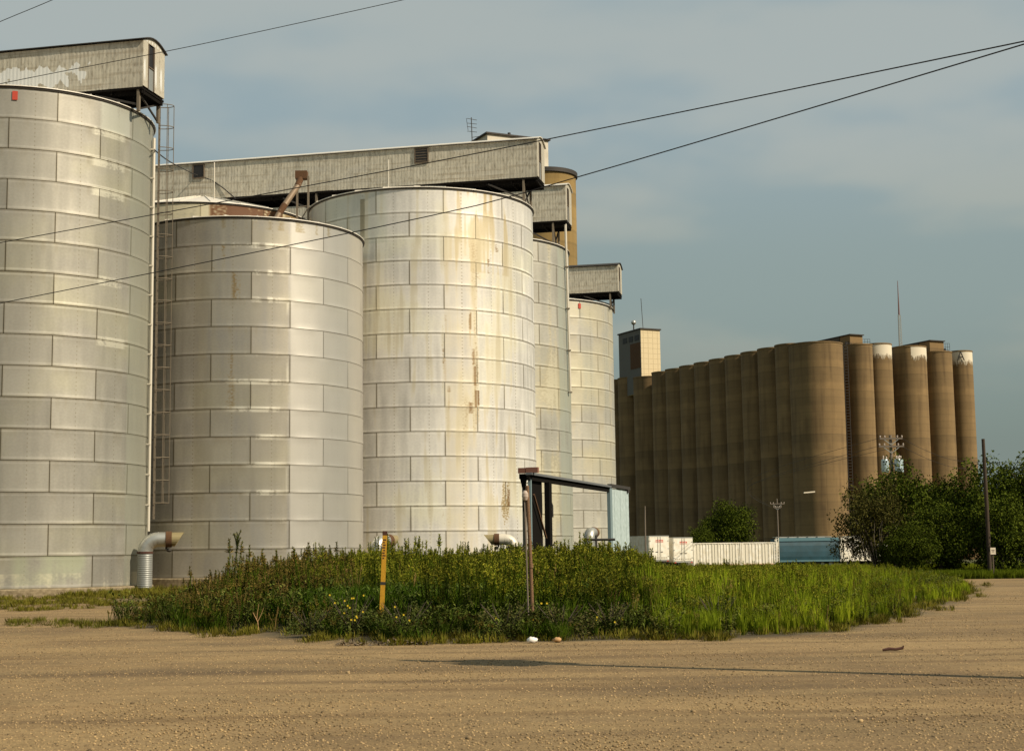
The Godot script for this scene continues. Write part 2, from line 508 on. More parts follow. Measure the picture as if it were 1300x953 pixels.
# ------------------------------------------------------------------ conveyor galleries on the bin roofs
func gallery(label: String, corner: Vector3, length: float, floor_y: float, eave_y: float, m: Material, roof_m: Material, windows: Array, posts: Array, door := false) -> Node3D:
	# local x runs along the gallery away from its near end, local z runs back (negative z = across, away from the lot)
	var t := thing("conveyor_gallery", label, "gallery", Vector3(corner.x, floor_y, corner.z), 0.0, "conveyor galleries above the bin rows")
	t.transform.basis = Basis(ROW, Vector3.UP, ROW.cross(Vector3.UP))
	# with x = ROW, z = x cross y points back over the yard away from the camera: flip by using width with sign
	var bk := signf(t.transform.basis.z.dot(DEPTH))
	var w := 2.4 * bk
	var H := eave_y - floor_y
	var sw := 1.22
	var n := int(ceil(length / sw))
	for s in n:
		var x0 := s * sw
		var x1 := minf(length, x0 + sw)
		var g := Geo.new()
		var k := 24
		var off := 0.006 if s & 1 else 0.0
		for j in k + 1:
			var x := lerpf(x0 - 0.015, x1 + 0.015, float(j) / k)
			var ph := TAU * 6.0 * j / k
			var nn := Vector3(-0.10 * cos(ph), 0, -1.0).normalized()
			for yy in 2:
				g.vert(Vector3(x, H * yy - (0.03 + 0.03 * hash2(s, 3)) * (1 - yy), -0.0035 * sin(ph) - off), nn, Vector2(x / 24.0, 1.0 - yy))
		for j in k:
			var q := j * 2
			g.i.append_array(PackedInt32Array([q, q + 3, q + 1, q, q + 2, q + 3]))
		part("wall_sheet", g, m, t)
	part("back_wall", Geo.new().box(Vector3(length * 0.5, H * 0.5, w - 0.02 * bk), Vector3(length, H, 0.04)), m, t)
	# roof: shallow arch of sheet with a small overhang
	var rf := Geo.new()
	var cn := 8
	for j in cn:
		var f0 := float(j) / cn
		var f1 := float(j + 1) / cn
		var z0 := lerpf(-0.14 * bk, w + 0.14 * bk, f0)
		var z1 := lerpf(-0.14 * bk, w + 0.14 * bk, f1)
		var y0 := H + 0.02 + 0.34 * sin(PI * f0)
		var y1 := H + 0.02 + 0.34 * sin(PI * f1)
		rf.quad(Vector3(-0.12, y0, z0), Vector3(length, y0, z0), Vector3(length, y1, z1), Vector3(-0.12, y1, z1))
		rf.quad(Vector3(-0.12, y0 + 0.05, z0), Vector3(-0.12, y1 + 0.05, z1), Vector3(length, y1 + 0.05, z1), Vector3(length, y0 + 0.05, z0))
		rf.quad(Vector3(-0.12, y0, z0), Vector3(-0.12, y1, z1), Vector3(-0.12, y1 + 0.05, z1), Vector3(-0.12, y0 + 0.05, z0))
	rf.quad(Vector3(-0.12, H + 0.02, -0.14 * bk), Vector3(length, H + 0.02, -0.14 * bk), Vector3(length, H + 0.07, -0.14 * bk), Vector3(-0.12, H + 0.07, -0.14 * bk))
	part("roof", rf, roof_m, t)
	var fl := Geo.new().box(Vector3(length * 0.5, -0.12, w * 0.5), Vector3(length, 0.10, 2.4))
	for j in int(length / 1.6) + 1:
		fl.box(Vector3(minf(0.08 + j * 1.6, length - 0.08), -0.26, w * 0.5), Vector3(0.09, 0.18, 2.3))
	for s in [0.1, 0.9]:
		fl.box(Vector3(length * 0.5, -0.28, w * s), Vector3(length, 0.22, 0.10))
	part("floor_frame", fl, M.black_steel, t)
	# near end: boarded sheets either side of a door opening, under the roof arch
	var ends := [[0.0, 0.56], [1.22, 1.82], [1.82, 2.4]]
	for e in ends:
		var g2 := Geo.new()
		var zz0: float = e[0] * bk
		var zz1: float = e[1] * bk
		g2.box(Vector3(0.0, H * 0.5 + 0.02, (zz0 + zz1) * 0.5), Vector3(0.035, H, absf(zz1 - zz0) - 0.012))
		part("end_sheet", g2, m, t)
	var hd := Geo.new()
	for j in 8:
		var z0 := 2.4 * bk * j / 8.0
		var z1 := 2.4 * bk * (j + 1) / 8.0
		hd.quad(Vector3(-0.018, H + 0.02, z0), Vector3(-0.018, H + 0.02, z1), Vector3(-0.018, H + 0.02 + 0.34 * sin(PI * (j + 1) / 8.0), z1), Vector3(-0.018, H + 0.02 + 0.34 * sin(PI * j / 8.0), z0))
	part("gable_sheet", hd, m, t)
	part("lower_door", Geo.new().box(Vector3(0.01, H * 0.24, 0.89 * bk), Vector3(0.03, H * 0.48 - 0.02, 0.62)), M.galv, t)
	var win := part("end_window", Geo.new().box(Vector3(0.03, H * 0.73, 0.89 * bk), Vector3(0.02, H * 0.5, 0.62)), M.dark_glass, t)
	var fr := Geo.new()
	for q in [0.57, 1.21]:
		fr.box(Vector3(-0.01, H * 0.5, q * bk), Vector3(0.07, H, 0.05))
	fr.box(Vector3(-0.01, H * 0.49, 0.89 * bk), Vector3(0.07, 0.06, 0.6))
	part("frame", fr, M.old_wood, win)
	for wd in windows:
		var x: float = wd[0]
		var y: float = wd[1]
		var ww: float = wd[2]
		var hh: float = wd[3]
		var wn := part("window", Geo.new().box(Vector3(x, y, -0.045 * bk), Vector3(ww, hh, 0.02)), M.dark_glass, t)
		var f3 := Geo.new()
		for s in [-1.0, 1.0]:
			f3.box(Vector3(x + s * (ww * 0.5 + 0.03), y, -0.05 * bk), Vector3(0.07, hh + 0.13, 0.08))
			f3.box(Vector3(x, y + s * (hh * 0.5 + 0.03), -0.05 * bk), Vector3(ww, 0.07, 0.08))
		part("frame", f3, M.old_wood, wn)
		if wd[4] > 0:
			for s in wd[4]:
				part("slat", Geo.new().box(Vector3(x, y - hh * 0.5 + hh * (s + 0.5) / wd[4], -0.063 * bk), Vector3(ww - 0.02, 0.035, 0.015), Basis(Vector3.RIGHT, 0.5)), M.old_wood, wn)
	# trestle legs and braces: [x, foot height]
	for p in posts:
		var foot: float = p[1]
		for z in [0.12 * bk, 2.28 * bk]:
			part("leg", Geo.new().bar(Vector3(p[0], -0.15, z), Vector3(p[0], foot, z), 0.17, 0.13), M.old_steel, t)
		part("brace", Geo.new().bar(Vector3(p[0] + 2.3, -0.3, 0.12 * bk), Vector3(p[0] + 0.05, foot * 0.72, 0.12 * bk), 0.10), M.dark_steel, t)
		part("brace", Geo.new().bar(Vector3(p[0], -0.3, 2.28 * bk), Vector3(p[0], foot * 0.9, 0.16 * bk), 0.08), M.dark_steel, t)
		part("brace", Geo.new().bar(Vector3(p[0] + 0.03, -0.3, 0.2 * bk), Vector3(p[0] + 0.03, foot * 0.9, 2.2 * bk), 0.08), M.dark_steel, t)
	return t

# ------------------------------------------------------------------ vegetation
func leaf_quad(g: Geo, p: Vector3, dir: Vector3, side: Vector3, L: float, W: float, c: Color) -> void:
	# a lance-shaped leaf of two triangles with a small droop
	var nn := side.cross(dir).normalized()
	g.col = c
	var s := g.v.size()
	var mid := p + dir * L * 0.5
	g.vert(p, nn); g.vert(mid + side * W * 0.5, nn); g.vert(p + dir * L - Vector3.UP * L * 0.12, nn); g.vert(mid - side * W * 0.5, nn)
	g.i.append_array(PackedInt32Array([s, s + 2, s + 1, s, s + 3, s + 2]))

func any_dir() -> Vector3:
	var z := rng.randf_range(-1, 1)
	var a := rng.randf() * TAU
	var r := sqrt(1.0 - z * z)
	return Vector3(r * cos(a), z, r * sin(a))

func stalk(g: Geo, base: Vector3, h: float, lean: Vector3, leaves: int, L: float, W: float, c0: Color, c1: Color, plume: int, pc: Color, up := 0.7) -> void:
	g.col = c0 * 0.9
	var top := base + Vector3.UP * h + lean
	var midp := base + Vector3.UP * h * 0.55 + lean * 0.35
	g.path([base, midp, top], [0.011, 0.009, 0.005], 3, false)
	for k in leaves:
		var f := pow(float(k + 1) / leaves, 0.8)
		var p := base.lerp(midp, f / 0.55) if f < 0.55 else midp.lerp(top, (f - 0.55) / 0.45)
		var a := rng.randf() * TAU
		var o := Vector3(cos(a), 0, sin(a))
		var dir := (o + Vector3.UP * rng.randf_range(up - 0.4, up + 0.5)).normalized()
		var len := L * rng.randf_range(0.6, 1.15) * (1.0 - 0.45 * f)
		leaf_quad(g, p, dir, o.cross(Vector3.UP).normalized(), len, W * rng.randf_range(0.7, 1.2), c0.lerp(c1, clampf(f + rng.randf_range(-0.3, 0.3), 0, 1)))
	for k in plume:
		var f := rng.randf()
		var p := top - Vector3.UP * f * h * 0.20 - lean * f * 0.2
		var o := any_dir()
		o.y = absf(o.y) * 0.8 + 0.25
		leaf_quad(g, p, o.normalized(), o.cross(any_dir()).normalized(), rng.randf_range(0.04, 0.10) * (0.5 + f), 0.022, pc * rng.randf_range(0.75, 1.2))

func weed_mesh(kind: int, seed_: int) -> ArrayMesh:
	rng.seed = seed_
	var g := Geo.new()
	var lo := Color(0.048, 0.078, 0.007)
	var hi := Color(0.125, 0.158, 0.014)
	if kind == 0:      # goldenrod-like: upright plumes with short leaves that hug the stem
		for s in 3:
			var o := Vector3(rng.randf_range(-0.24, 0.24), 0, rng.randf_range(-0.24, 0.24))
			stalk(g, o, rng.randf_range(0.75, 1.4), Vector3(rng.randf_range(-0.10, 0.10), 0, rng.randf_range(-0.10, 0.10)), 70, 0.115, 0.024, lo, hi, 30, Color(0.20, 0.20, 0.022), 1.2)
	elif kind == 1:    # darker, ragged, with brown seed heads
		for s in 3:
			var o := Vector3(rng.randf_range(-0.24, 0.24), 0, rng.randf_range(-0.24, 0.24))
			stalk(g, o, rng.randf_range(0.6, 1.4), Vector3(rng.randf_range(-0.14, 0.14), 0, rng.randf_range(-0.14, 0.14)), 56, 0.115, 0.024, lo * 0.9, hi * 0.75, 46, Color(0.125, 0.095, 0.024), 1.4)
	elif kind == 2:    # grass tuft
		for k in 40:
			var a := rng.randf() * TAU
			var o := Vector3(cos(a), 0, sin(a)) * rng.randf() * 0.15
			var lean := Vector3(cos(a), 0, sin(a)) * rng.randf_range(0.02, 0.26)
			var h := rng.randf_range(0.4, 1.0)
			var c := Color(0.095, 0.138, 0.006).lerp(Color(0.19, 0.215, 0.016), rng.randf())
			var sd := Vector3(-sin(a), 0, cos(a)) * 0.011
			var m := o + Vector3.UP * h * 0.55 + lean * 0.35
			var e := o + Vector3.UP * h + lean
			var nn := sd.cross(e - o).normalized()
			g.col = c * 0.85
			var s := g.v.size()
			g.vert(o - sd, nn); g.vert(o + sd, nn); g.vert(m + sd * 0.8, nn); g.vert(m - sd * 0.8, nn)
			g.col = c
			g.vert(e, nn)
			g.i.append_array(PackedInt32Array([s, s + 2, s + 1, s, s + 3, s + 2, s + 3, s + 4, s + 2]))
	elif kind == 3:    # leafy low weed, broad leaves
		for s in 5:
			var a0 := rng.randf() * TAU
			var top := Vector3(cos(a0) * 0.24, rng.randf_range(0.3, 0.55), sin(a0) * 0.24)
			g.col = Color(0.07, 0.07, 0.020)
			g.path([Vector3.ZERO, top * 0.6, top], [0.008, 0.006, 0.003], 3, false)
			for k in 22:
				var f := rng.randf_range(0.15, 1.05)
				var d := any_dir()
				d.y = d.y * 0.4 + 0.15
				leaf_quad(g, top * f, d.normalized(), d.cross(Vector3.UP).normalized(), rng.randf_range(0.05, 0.13), rng.randf_range(0.03, 0.055), Color(0.050, 0.072, 0.011).lerp(Color(0.11, 0.122, 0.026), rng.randf()))
	elif kind == 4:    # dry tan stalks
		for s in 5:
			var o := Vector3(rng.randf_range(-0.1, 0.1), 0, rng.randf_range(-0.1, 0.1))
			stalk(g, o, rng.randf_range(0.7, 1.3), Vector3(rng.randf_range(-0.25, 0.25), 0, rng.randf_range(-0.25, 0.25)), 5, 0.1, 0.016, Color(0.19, 0.135, 0.045), Color(0.22, 0.165, 0.06), 10, Color(0.18, 0.12, 0.04))
	elif kind == 5:    # short ground tuft
		for k in 26:
			var a := rng.randf() * TAU
			var o := Vector3(cos(a), 0, sin(a)) * rng.randf() * 0.14
			var d := (Vector3(cos(a), 0, sin(a)) * rng.randf_range(0.1, 0.8) + Vector3.UP).normalized()
			leaf_quad(g, o, d, Vector3(-sin(a), 0, cos(a)), rng.randf_range(0.08, 0.24), 0.014, Color(0.085, 0.10, 0.010).lerp(Color(0.17, 0.15, 0.030), rng.randf()))
	elif kind == 6:    # fine soft dark grass
		for k in 60:
			var a := rng.randf() * TAU
			var o := Vector3(cos(a), 0, sin(a)) * rng.randf() * 0.2
			var d := (Vector3(cos(a), 0, sin(a)) * rng.randf_range(0.1, 0.6) + Vector3.UP).normalized()
			leaf_quad(g, o, d, Vector3(-sin(a), 0, cos(a)), rng.randf_range(0.3, 0.62), 0.010, Color(0.050, 0.095, 0.007).lerp(Color(0.095, 0.135, 0.011), rng.randf()))
	return g.mesh(M.plant)

func scatter(called: String, label: String, category: String, mesh: Mesh, xf: Array, cols: Array) -> void:
	var mm := MultiMesh.new()
	mm.transform_format = MultiMesh.TRANSFORM_3D
	mm.use_colors = true
	mm.mesh = mesh
	mm.instance_count = xf.size()
	for k in xf.size():
		mm.set_instance_transform(k, xf[k])
		mm.set_instance_color(k, cols[k])
	var o := MultiMeshInstance3D.new()
	o.multimesh = mm
	o.name = numbered(called)
	add_child(o)
	tag(o, label, category, "", "stuff")

func in_view(x: float, d: float, margin := 1.5) -> bool:
	return x > -0.37 * d - margin and x < 0.37 * d + margin

func build_weeds() -> void:
	var f := FastNoiseLite.new()
	f.seed = 21; f.frequency = 0.16; f.fractal_octaves = 3
	var sets := []
	for k in 11: sets.append([[], []])
	var r2 := RandomNumberGenerator.new()
	r2.seed = 77
	var put := func(k: int, x: float, d: float, s: float, sy: float, tint: float, warm: float):
		var y := ground_at(x, d)
		var ins := edge_distance(x, d)
		if ins > 0: y += 0.30 * smoothstep(0.0, 5.0, ins)
		var b := Basis(Vector3.UP, r2.randf() * TAU) * Basis(Vector3.RIGHT, r2.randf_range(-0.1, 0.1))
		sets[k][0].append(Transform3D(b * Basis.from_scale(Vector3(s, s * sy, s)), Vector3(x, y - 0.02, -d)))
		sets[k][1].append(Color(tint * (1.0 + warm), tint, tint * (1.0 - warm * 0.5)))
	# plants on the island: short at the gravel edge, then up to eye height and a little less over the meadow
	var mound_c := [Vector3(-2.6, 37.5, 3.6), Vector3(0.3, 37.0, 2.6)]
	for n in 46000:
		var x := r2.randf_range(-15.5, 21.5)
		var d := 28.5 + 84.0 * pow(r2.randf(), 1.25)
		if not in_view(x, d): continue
		var ins := edge_distance(x, d)
		var rag := f.get_noise_2d(x * 3.0, d * 3.0) * 1.7
		if ins + rag < 0.05: continue
		var nn := f.get_noise_2d(x, d)
		var tint := r2.randf_range(0.75, 1.2) * lerpf(0.72, 1.25, clampf(f.get_noise_2d(x * 2.0 + 40.0, d * 2.0) * 1.3 + 0.5, 0, 1))
		var v := r2.randf()
		if ins + rag < 0.7:
			put.call(5, x, d, r2.randf_range(0.6, 1.3), 1.0, tint * 0.95, 0.1)
			continue
		var q := x / d
		var meadow := smoothstep(0.060, 0.095, q + nn * 0.03)
		var west := smoothstep(-0.09, -0.15, q)
		var gy := ground_at(x, d) + 0.30 * smoothstep(0.0, 5.0, ins)
		# how high plants stand here
		var crest := lerpf(2.0 - 0.16 * smoothstep(-0.03, 0.03, q) * smoothstep(40.0, 60.0, d), 1.52 - 0.0085 * d, smoothstep(0.07, 0.10, q))
		crest = minf(crest, lerpf(2.12, 1.5, smoothstep(-0.14, -0.20, q)))
		crest = minf(crest, lerpf(1.55, 1.0, smoothstep(-0.20, -0.235, q)))
		var room := maxf(crest - gy + (nn * 0.6 + 0.42 * f.get_noise_2d(x * 3.3 + 12.0, d * 2.2)) * lerpf(1.0, 0.35, meadow), 0.3)
		var ramp := smoothstep(0.3, 5.0, ins + rag)
		room *= lerpf(0.42, 1.0, ramp)
		var soft := 0.0
		for m in mound_c:
			soft = maxf(soft, 1.0 - smoothstep(m.z * 0.7, m.z, Vector2(x - m.x, (d - m.y) * 0.8).length()))
		if soft > r2.randf():
			put.call(9 if v < 0.85 else 3, x, d, r2.randf_range(1.0, 1.5), 1.0, tint * 0.85, -0.1)
			continue
		if meadow > r2.randf():
			var hh := minf(room, 1.25)
			var lit := lerpf(1.2, 1.7, clampf(nn * 1.2 + 0.5, 0, 1))
			if v < 0.66: put.call(2 if v < 0.33 else 7, x, d, hh * r2.randf_range(0.75, 1.1), 1.0, tint * lit, 0.10 * nn)
			elif v < 0.86: put.call(0 if v < 0.74 else 6, x, d, hh * r2.randf_range(0.6, 0.95), 1.0, tint * 1.2, 0.04)
			elif v < 0.95: put.call(3, x, d, r2.randf_range(0.7, 1.2), 1.0, tint * 1.1, 0.1)
			else: put.call(4, x, d, hh * 0.7, 1.0, tint, 0.0)
			continue
		if ins < 3.2 and west < 0.6:
			if v < 0.50: put.call(3, x, d, r2.randf_range(0.7, 1.5) * lerpf(0.6, 1.0, ramp), 1.0, tint, 0.0)
			elif v < 0.80: put.call(9, x, d, r2.randf_range(0.6, 1.0), 1.0, tint * 0.8, -0.05)
			elif v < 0.93: put.call(1, x, d, 0.5 * r2.randf_range(0.8, 1.2), 1.0, tint * 0.9, 0.0)
			else: put.call(5, x, d, r2.randf_range(0.8, 1.5), 1.0, tint * 0.8, 0.0)
			continue
		var tops := room / 1.32 * (r2.randf_range(0.55, 0.95) if r2.randf() < 0.75 else r2.randf_range(0.95, 1.22))
		if v < 0.46: put.call(0 if west < r2.randf() else 1, x, d, tops, r2.randf_range(0.9, 1.15), tint, 0.06 * nn)
		elif v < 0.72: put.call(6 if west < r2.randf() else 8, x, d, tops, r2.randf_range(0.9, 1.15), tint, 0.03)
		elif v < 0.80: put.call(3, x, d, r2.randf_range(0.9, 1.5), 1.2, tint, 0.0)
		elif v < 0.83 + west * 0.04: put.call(4, x, d, tops * 0.95, 1.0, tint, 0.0)
		else: put.call(9, x, d, r2.randf_range(0.8, 1.3), 1.0, tint * 0.9, -0.05)
	# thin grass on the strip by the bins and along their footings
	for n in 5200:
		var d := r2.randf_range(50.0, 72.0)
		var x := r2.randf_range(-28.0, -11.0)
		if not in_view(x, d) or edge_distance(x, d) > 0.0: continue
		var nn := f.get_noise_2d(x * 2.2, d * 2.2) + 0.30 * smoothstep(62.0, 68.0, d) - 0.16 * smoothstep(57.0, 52.0, d)
		if nn < 0.06 or (x < -20.0 and d > 65.6): continue
		var deep := smoothstep(64.5, 67.0, d)
		put.call(5, x, d, r2.randf_range(0.7, 1.4) * (0.9 + deep * 0.5), 1.0, r2.randf_range(0.8, 1.15), 0.08)
	# spill of tufts west of the island tip
	for n in 130:
		var x := r2.randf_range(-14.0, -9.5)
		var d := 38.0 + (x + 9.5) * -0.75 + r2.randfn(0.0, 0.9)
		put.call(5, x, d, r2.randf_range(0.5, 1.1), 1.0, r2.randf_range(0.6, 1.0), 0.0)
	# roadside verge below the trees
	for n in 9000:
		var x := r2.randf_range(18.0, 40.0)
		var d := r2.randf_range(79.6, 90.0)
		if not in_view(x, d): continue
		put.call(2, x, d, r2.randf_range(0.35, 0.75), 0.8, r2.randf_range(0.5, 0.85), -0.05)
	# far grass in front of the trailers
	for n in 9000:
		var x := r2.randf_range(4.0, 44.0)
		var d := r2.randf_range(104.0, 160.0)
		if not in_view(x, d) : continue
		put.call(7, x, d, r2.randf_range(0.45, 0.75), 0.9, r2.randf_range(0.9, 1.2), 0.06)
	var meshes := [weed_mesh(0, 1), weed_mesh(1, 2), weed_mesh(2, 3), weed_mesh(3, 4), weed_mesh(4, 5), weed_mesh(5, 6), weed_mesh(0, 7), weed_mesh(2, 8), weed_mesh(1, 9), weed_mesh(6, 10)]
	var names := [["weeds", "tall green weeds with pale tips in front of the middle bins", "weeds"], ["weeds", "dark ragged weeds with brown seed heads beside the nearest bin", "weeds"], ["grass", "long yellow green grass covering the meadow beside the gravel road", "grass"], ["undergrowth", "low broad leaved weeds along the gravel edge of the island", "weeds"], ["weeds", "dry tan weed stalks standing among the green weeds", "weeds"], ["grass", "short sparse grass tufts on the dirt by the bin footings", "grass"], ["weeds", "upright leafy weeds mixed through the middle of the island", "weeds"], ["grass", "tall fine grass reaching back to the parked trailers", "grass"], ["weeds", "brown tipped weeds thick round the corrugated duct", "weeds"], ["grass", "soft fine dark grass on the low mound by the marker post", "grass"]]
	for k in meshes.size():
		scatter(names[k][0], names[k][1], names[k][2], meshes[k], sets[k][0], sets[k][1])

func build_gravel() -> void:
	var g := Geo.new()
	rng.seed = 5
	g.ball(Vector3.ZERO, Vector3(1.0, 0.62, 0.8), 6, 4)
	for k in g.v.size():
		g.v[k] *= 1.0 + 0.22 * sin(g.v[k].x * 5.0 + g.v[k].z * 3.0)
	var xf := []
	var cols := []
	for n in 80000:
		var d := 11.0 + 46.0 * pow(rng.randf(), 1.6)
		var x := rng.randf_range(-0.38, 0.38) * d
		if edge_distance(x, d) > -0.1: continue
		var s := 0.006 + 0.011 * pow(rng.randf(), 2.5)
		if rng.randf() < 0.003: s *= 2.2
		var b := Basis(Vector3.UP, rng.randf() * TAU).scaled(Vector3.ONE * s)
		xf.append(Transform3D(b, Vector3(x, ground_at(x, d) + s * 0.2, -d)))
		var v := rng.randf_range(0.55, 1.25)
		if rng.randf() < 0.25: v *= 0.45
		cols.append(Color(0.33 * v, 0.228 * v, 0.108 * v))
	scatter("gravel", "small loose stones scattered over the tan gravel lot", "gravel", g.mesh(M.plain), xf, cols)

func crown_mesh(seed_: int, clumps: int, per: int, leaf: float, dark: Color, light: Color, low: float) -> ArrayMesh:
	# unit crown, about 1 wide and 1 high: irregular clumps of leaves with gaps between them
	rng.seed = seed_
	var g := Geo.new()
	for k in clumps:
		var d := any_dir()
		var r := pow(rng.randf(), 0.45)
		var lump := 0.80 + 0.30 * sin(d.x * 5.0 + seed_) * cos(d.z * 4.0 + d.y * 3.0)
		var cpos := Vector3(d.x * 0.5, d.y * 0.5, d.z * 0.5) * r * lump + Vector3.UP * 0.5
		if cpos.y < low: cpos.y = low + rng.randf() * 0.15
		var cr := rng.randf_range(0.05, 0.105)
		var tone := rng.randf_range(0.65, 1.15)
		for j in per:
			var o := any_dir()
			var p := cpos + o * cr * pow(rng.randf(), 0.5)
			var dir := (o + any_dir() * 0.8 + Vector3.DOWN * 0.2).normalized()
			var sd := dir.cross(any_dir()).normalized()
			leaf_quad(g, p, dir, sd, leaf * rng.randf_range(0.7, 1.3), leaf * rng.randf_range(0.5, 0.75), dark.lerp(light, rng.randf()) * tone)
	return g.mesh(M.leaf)

func tree(label: String, cx: float, d: float, crown: ArrayMesh, w: float, h: float, turn: float, y := 0.0, group := "trees and bushes beside the gravel road") -> Node3D:
	var gy := ground_at(cx, d) + y
	var t := thing("tree", label, "tree", away(cx, gy, d), 0.0, group)
	var g := Geo.new()
	g.path([Vector3(0, -0.1, 0), Vector3(0.05, h * 0.25, 0.03), Vector3(-0.04, h * 0.6, 0.0)], [0.16, 0.12, 0.05], 8)
	for k in 7:
		var a := k * 0.9 + turn
		var p := Vector3(0, h * (0.14 + 0.06 * k), 0)
		g.path([p, p + Vector3(cos(a) * w * 0.16, h * 0.12, sin(a) * w * 0.16), p + Vector3(cos(a) * w * 0.34, h * 0.26, sin(a) * w * 0.34)], [0.06, 0.04, 0.015], 5, false)
	part("trunk", g, M.bark, t)
	var c := part("crown", crown, null, t)
	c.transform = Transform3D(Basis(Vector3.UP, turn).scaled(Vector3(w, h, w)), Vector3.ZERO)
	return t

# ------------------------------------------------------------------ concrete elevator
func cbin(t: Node3D, x: float, d: float, R: float, top: float, m: Material, cap: Material = null, band := 0.0) -> void:
	var g := Geo.new()
	g.lathe([Vector2(R, -1.0), Vector2(R, top - band)], 48, away(x, 0, d), 1.0 / 40.0)
	for k in g.t.size(): g.t[k] = Vector2(g.t[k].x * R / 2.5 + x * 0.37, g.t[k].y + 0.013 * sin(x * 3.0))
	g.lathe([Vector2(R + 0.08, top - 0.12), Vector2(R + 0.08, top + 0.10), Vector2(0, top + 0.12)], 48, away(x, 0, d), 1.0 / 40.0)
	var b := part("storage_cell", g, m, t)
	if cap:
		# whitewashed top with a ragged lower edge
		var w := Geo.new()
		w.lathe([Vector2(R, top - band), Vector2(R, top - 0.12)], 48, away(x, 0, d), 1.0 / 40.0)
		for k in 480:
			var a0 := TAU * k / 480.0
			var a1 := TAU * (k + 1) / 480.0
			var l0 := band + 0.04 + 1.0 * pow(hash2(k, 9), 1.5) + 0.15 * sin(k * 0.12)
			var l1 := l0
			var o := away(x, 0, d)
			var R2 := R + 0.012
			w.quad(o + Vector3(sin(a0) * R2, top - l0, cos(a0) * R2), o + Vector3(sin(a1) * R2, top - l1, cos(a1) * R2), o + Vector3(sin(a1) * R2, top - band + 0.01, cos(a1) * R2), o + Vector3(sin(a0) * R2, top - band + 0.01, cos(a0) * R2))
		part("white_band", w, cap, b)

func lettering(txt: String, size: float, m: Material, parent: Node3D, at: Vector3, turn: float) -> void:
	var tm := TextMesh.new()
	var sf := SystemFont.new()
	sf.font_names = PackedStringArray(["Droid Sans"])
	tm.font = sf
	tm.text = txt
	tm.font_size = 64
	tm.pixel_size = size / 46.0
	tm.depth = 0.02
	tm.material = m
	var o := MeshInstance3D.new()
	o.mesh = tm
	o.name = "lettering"
	parent.add_child(o, true)
	o.position = at
	o.rotation.y = turn

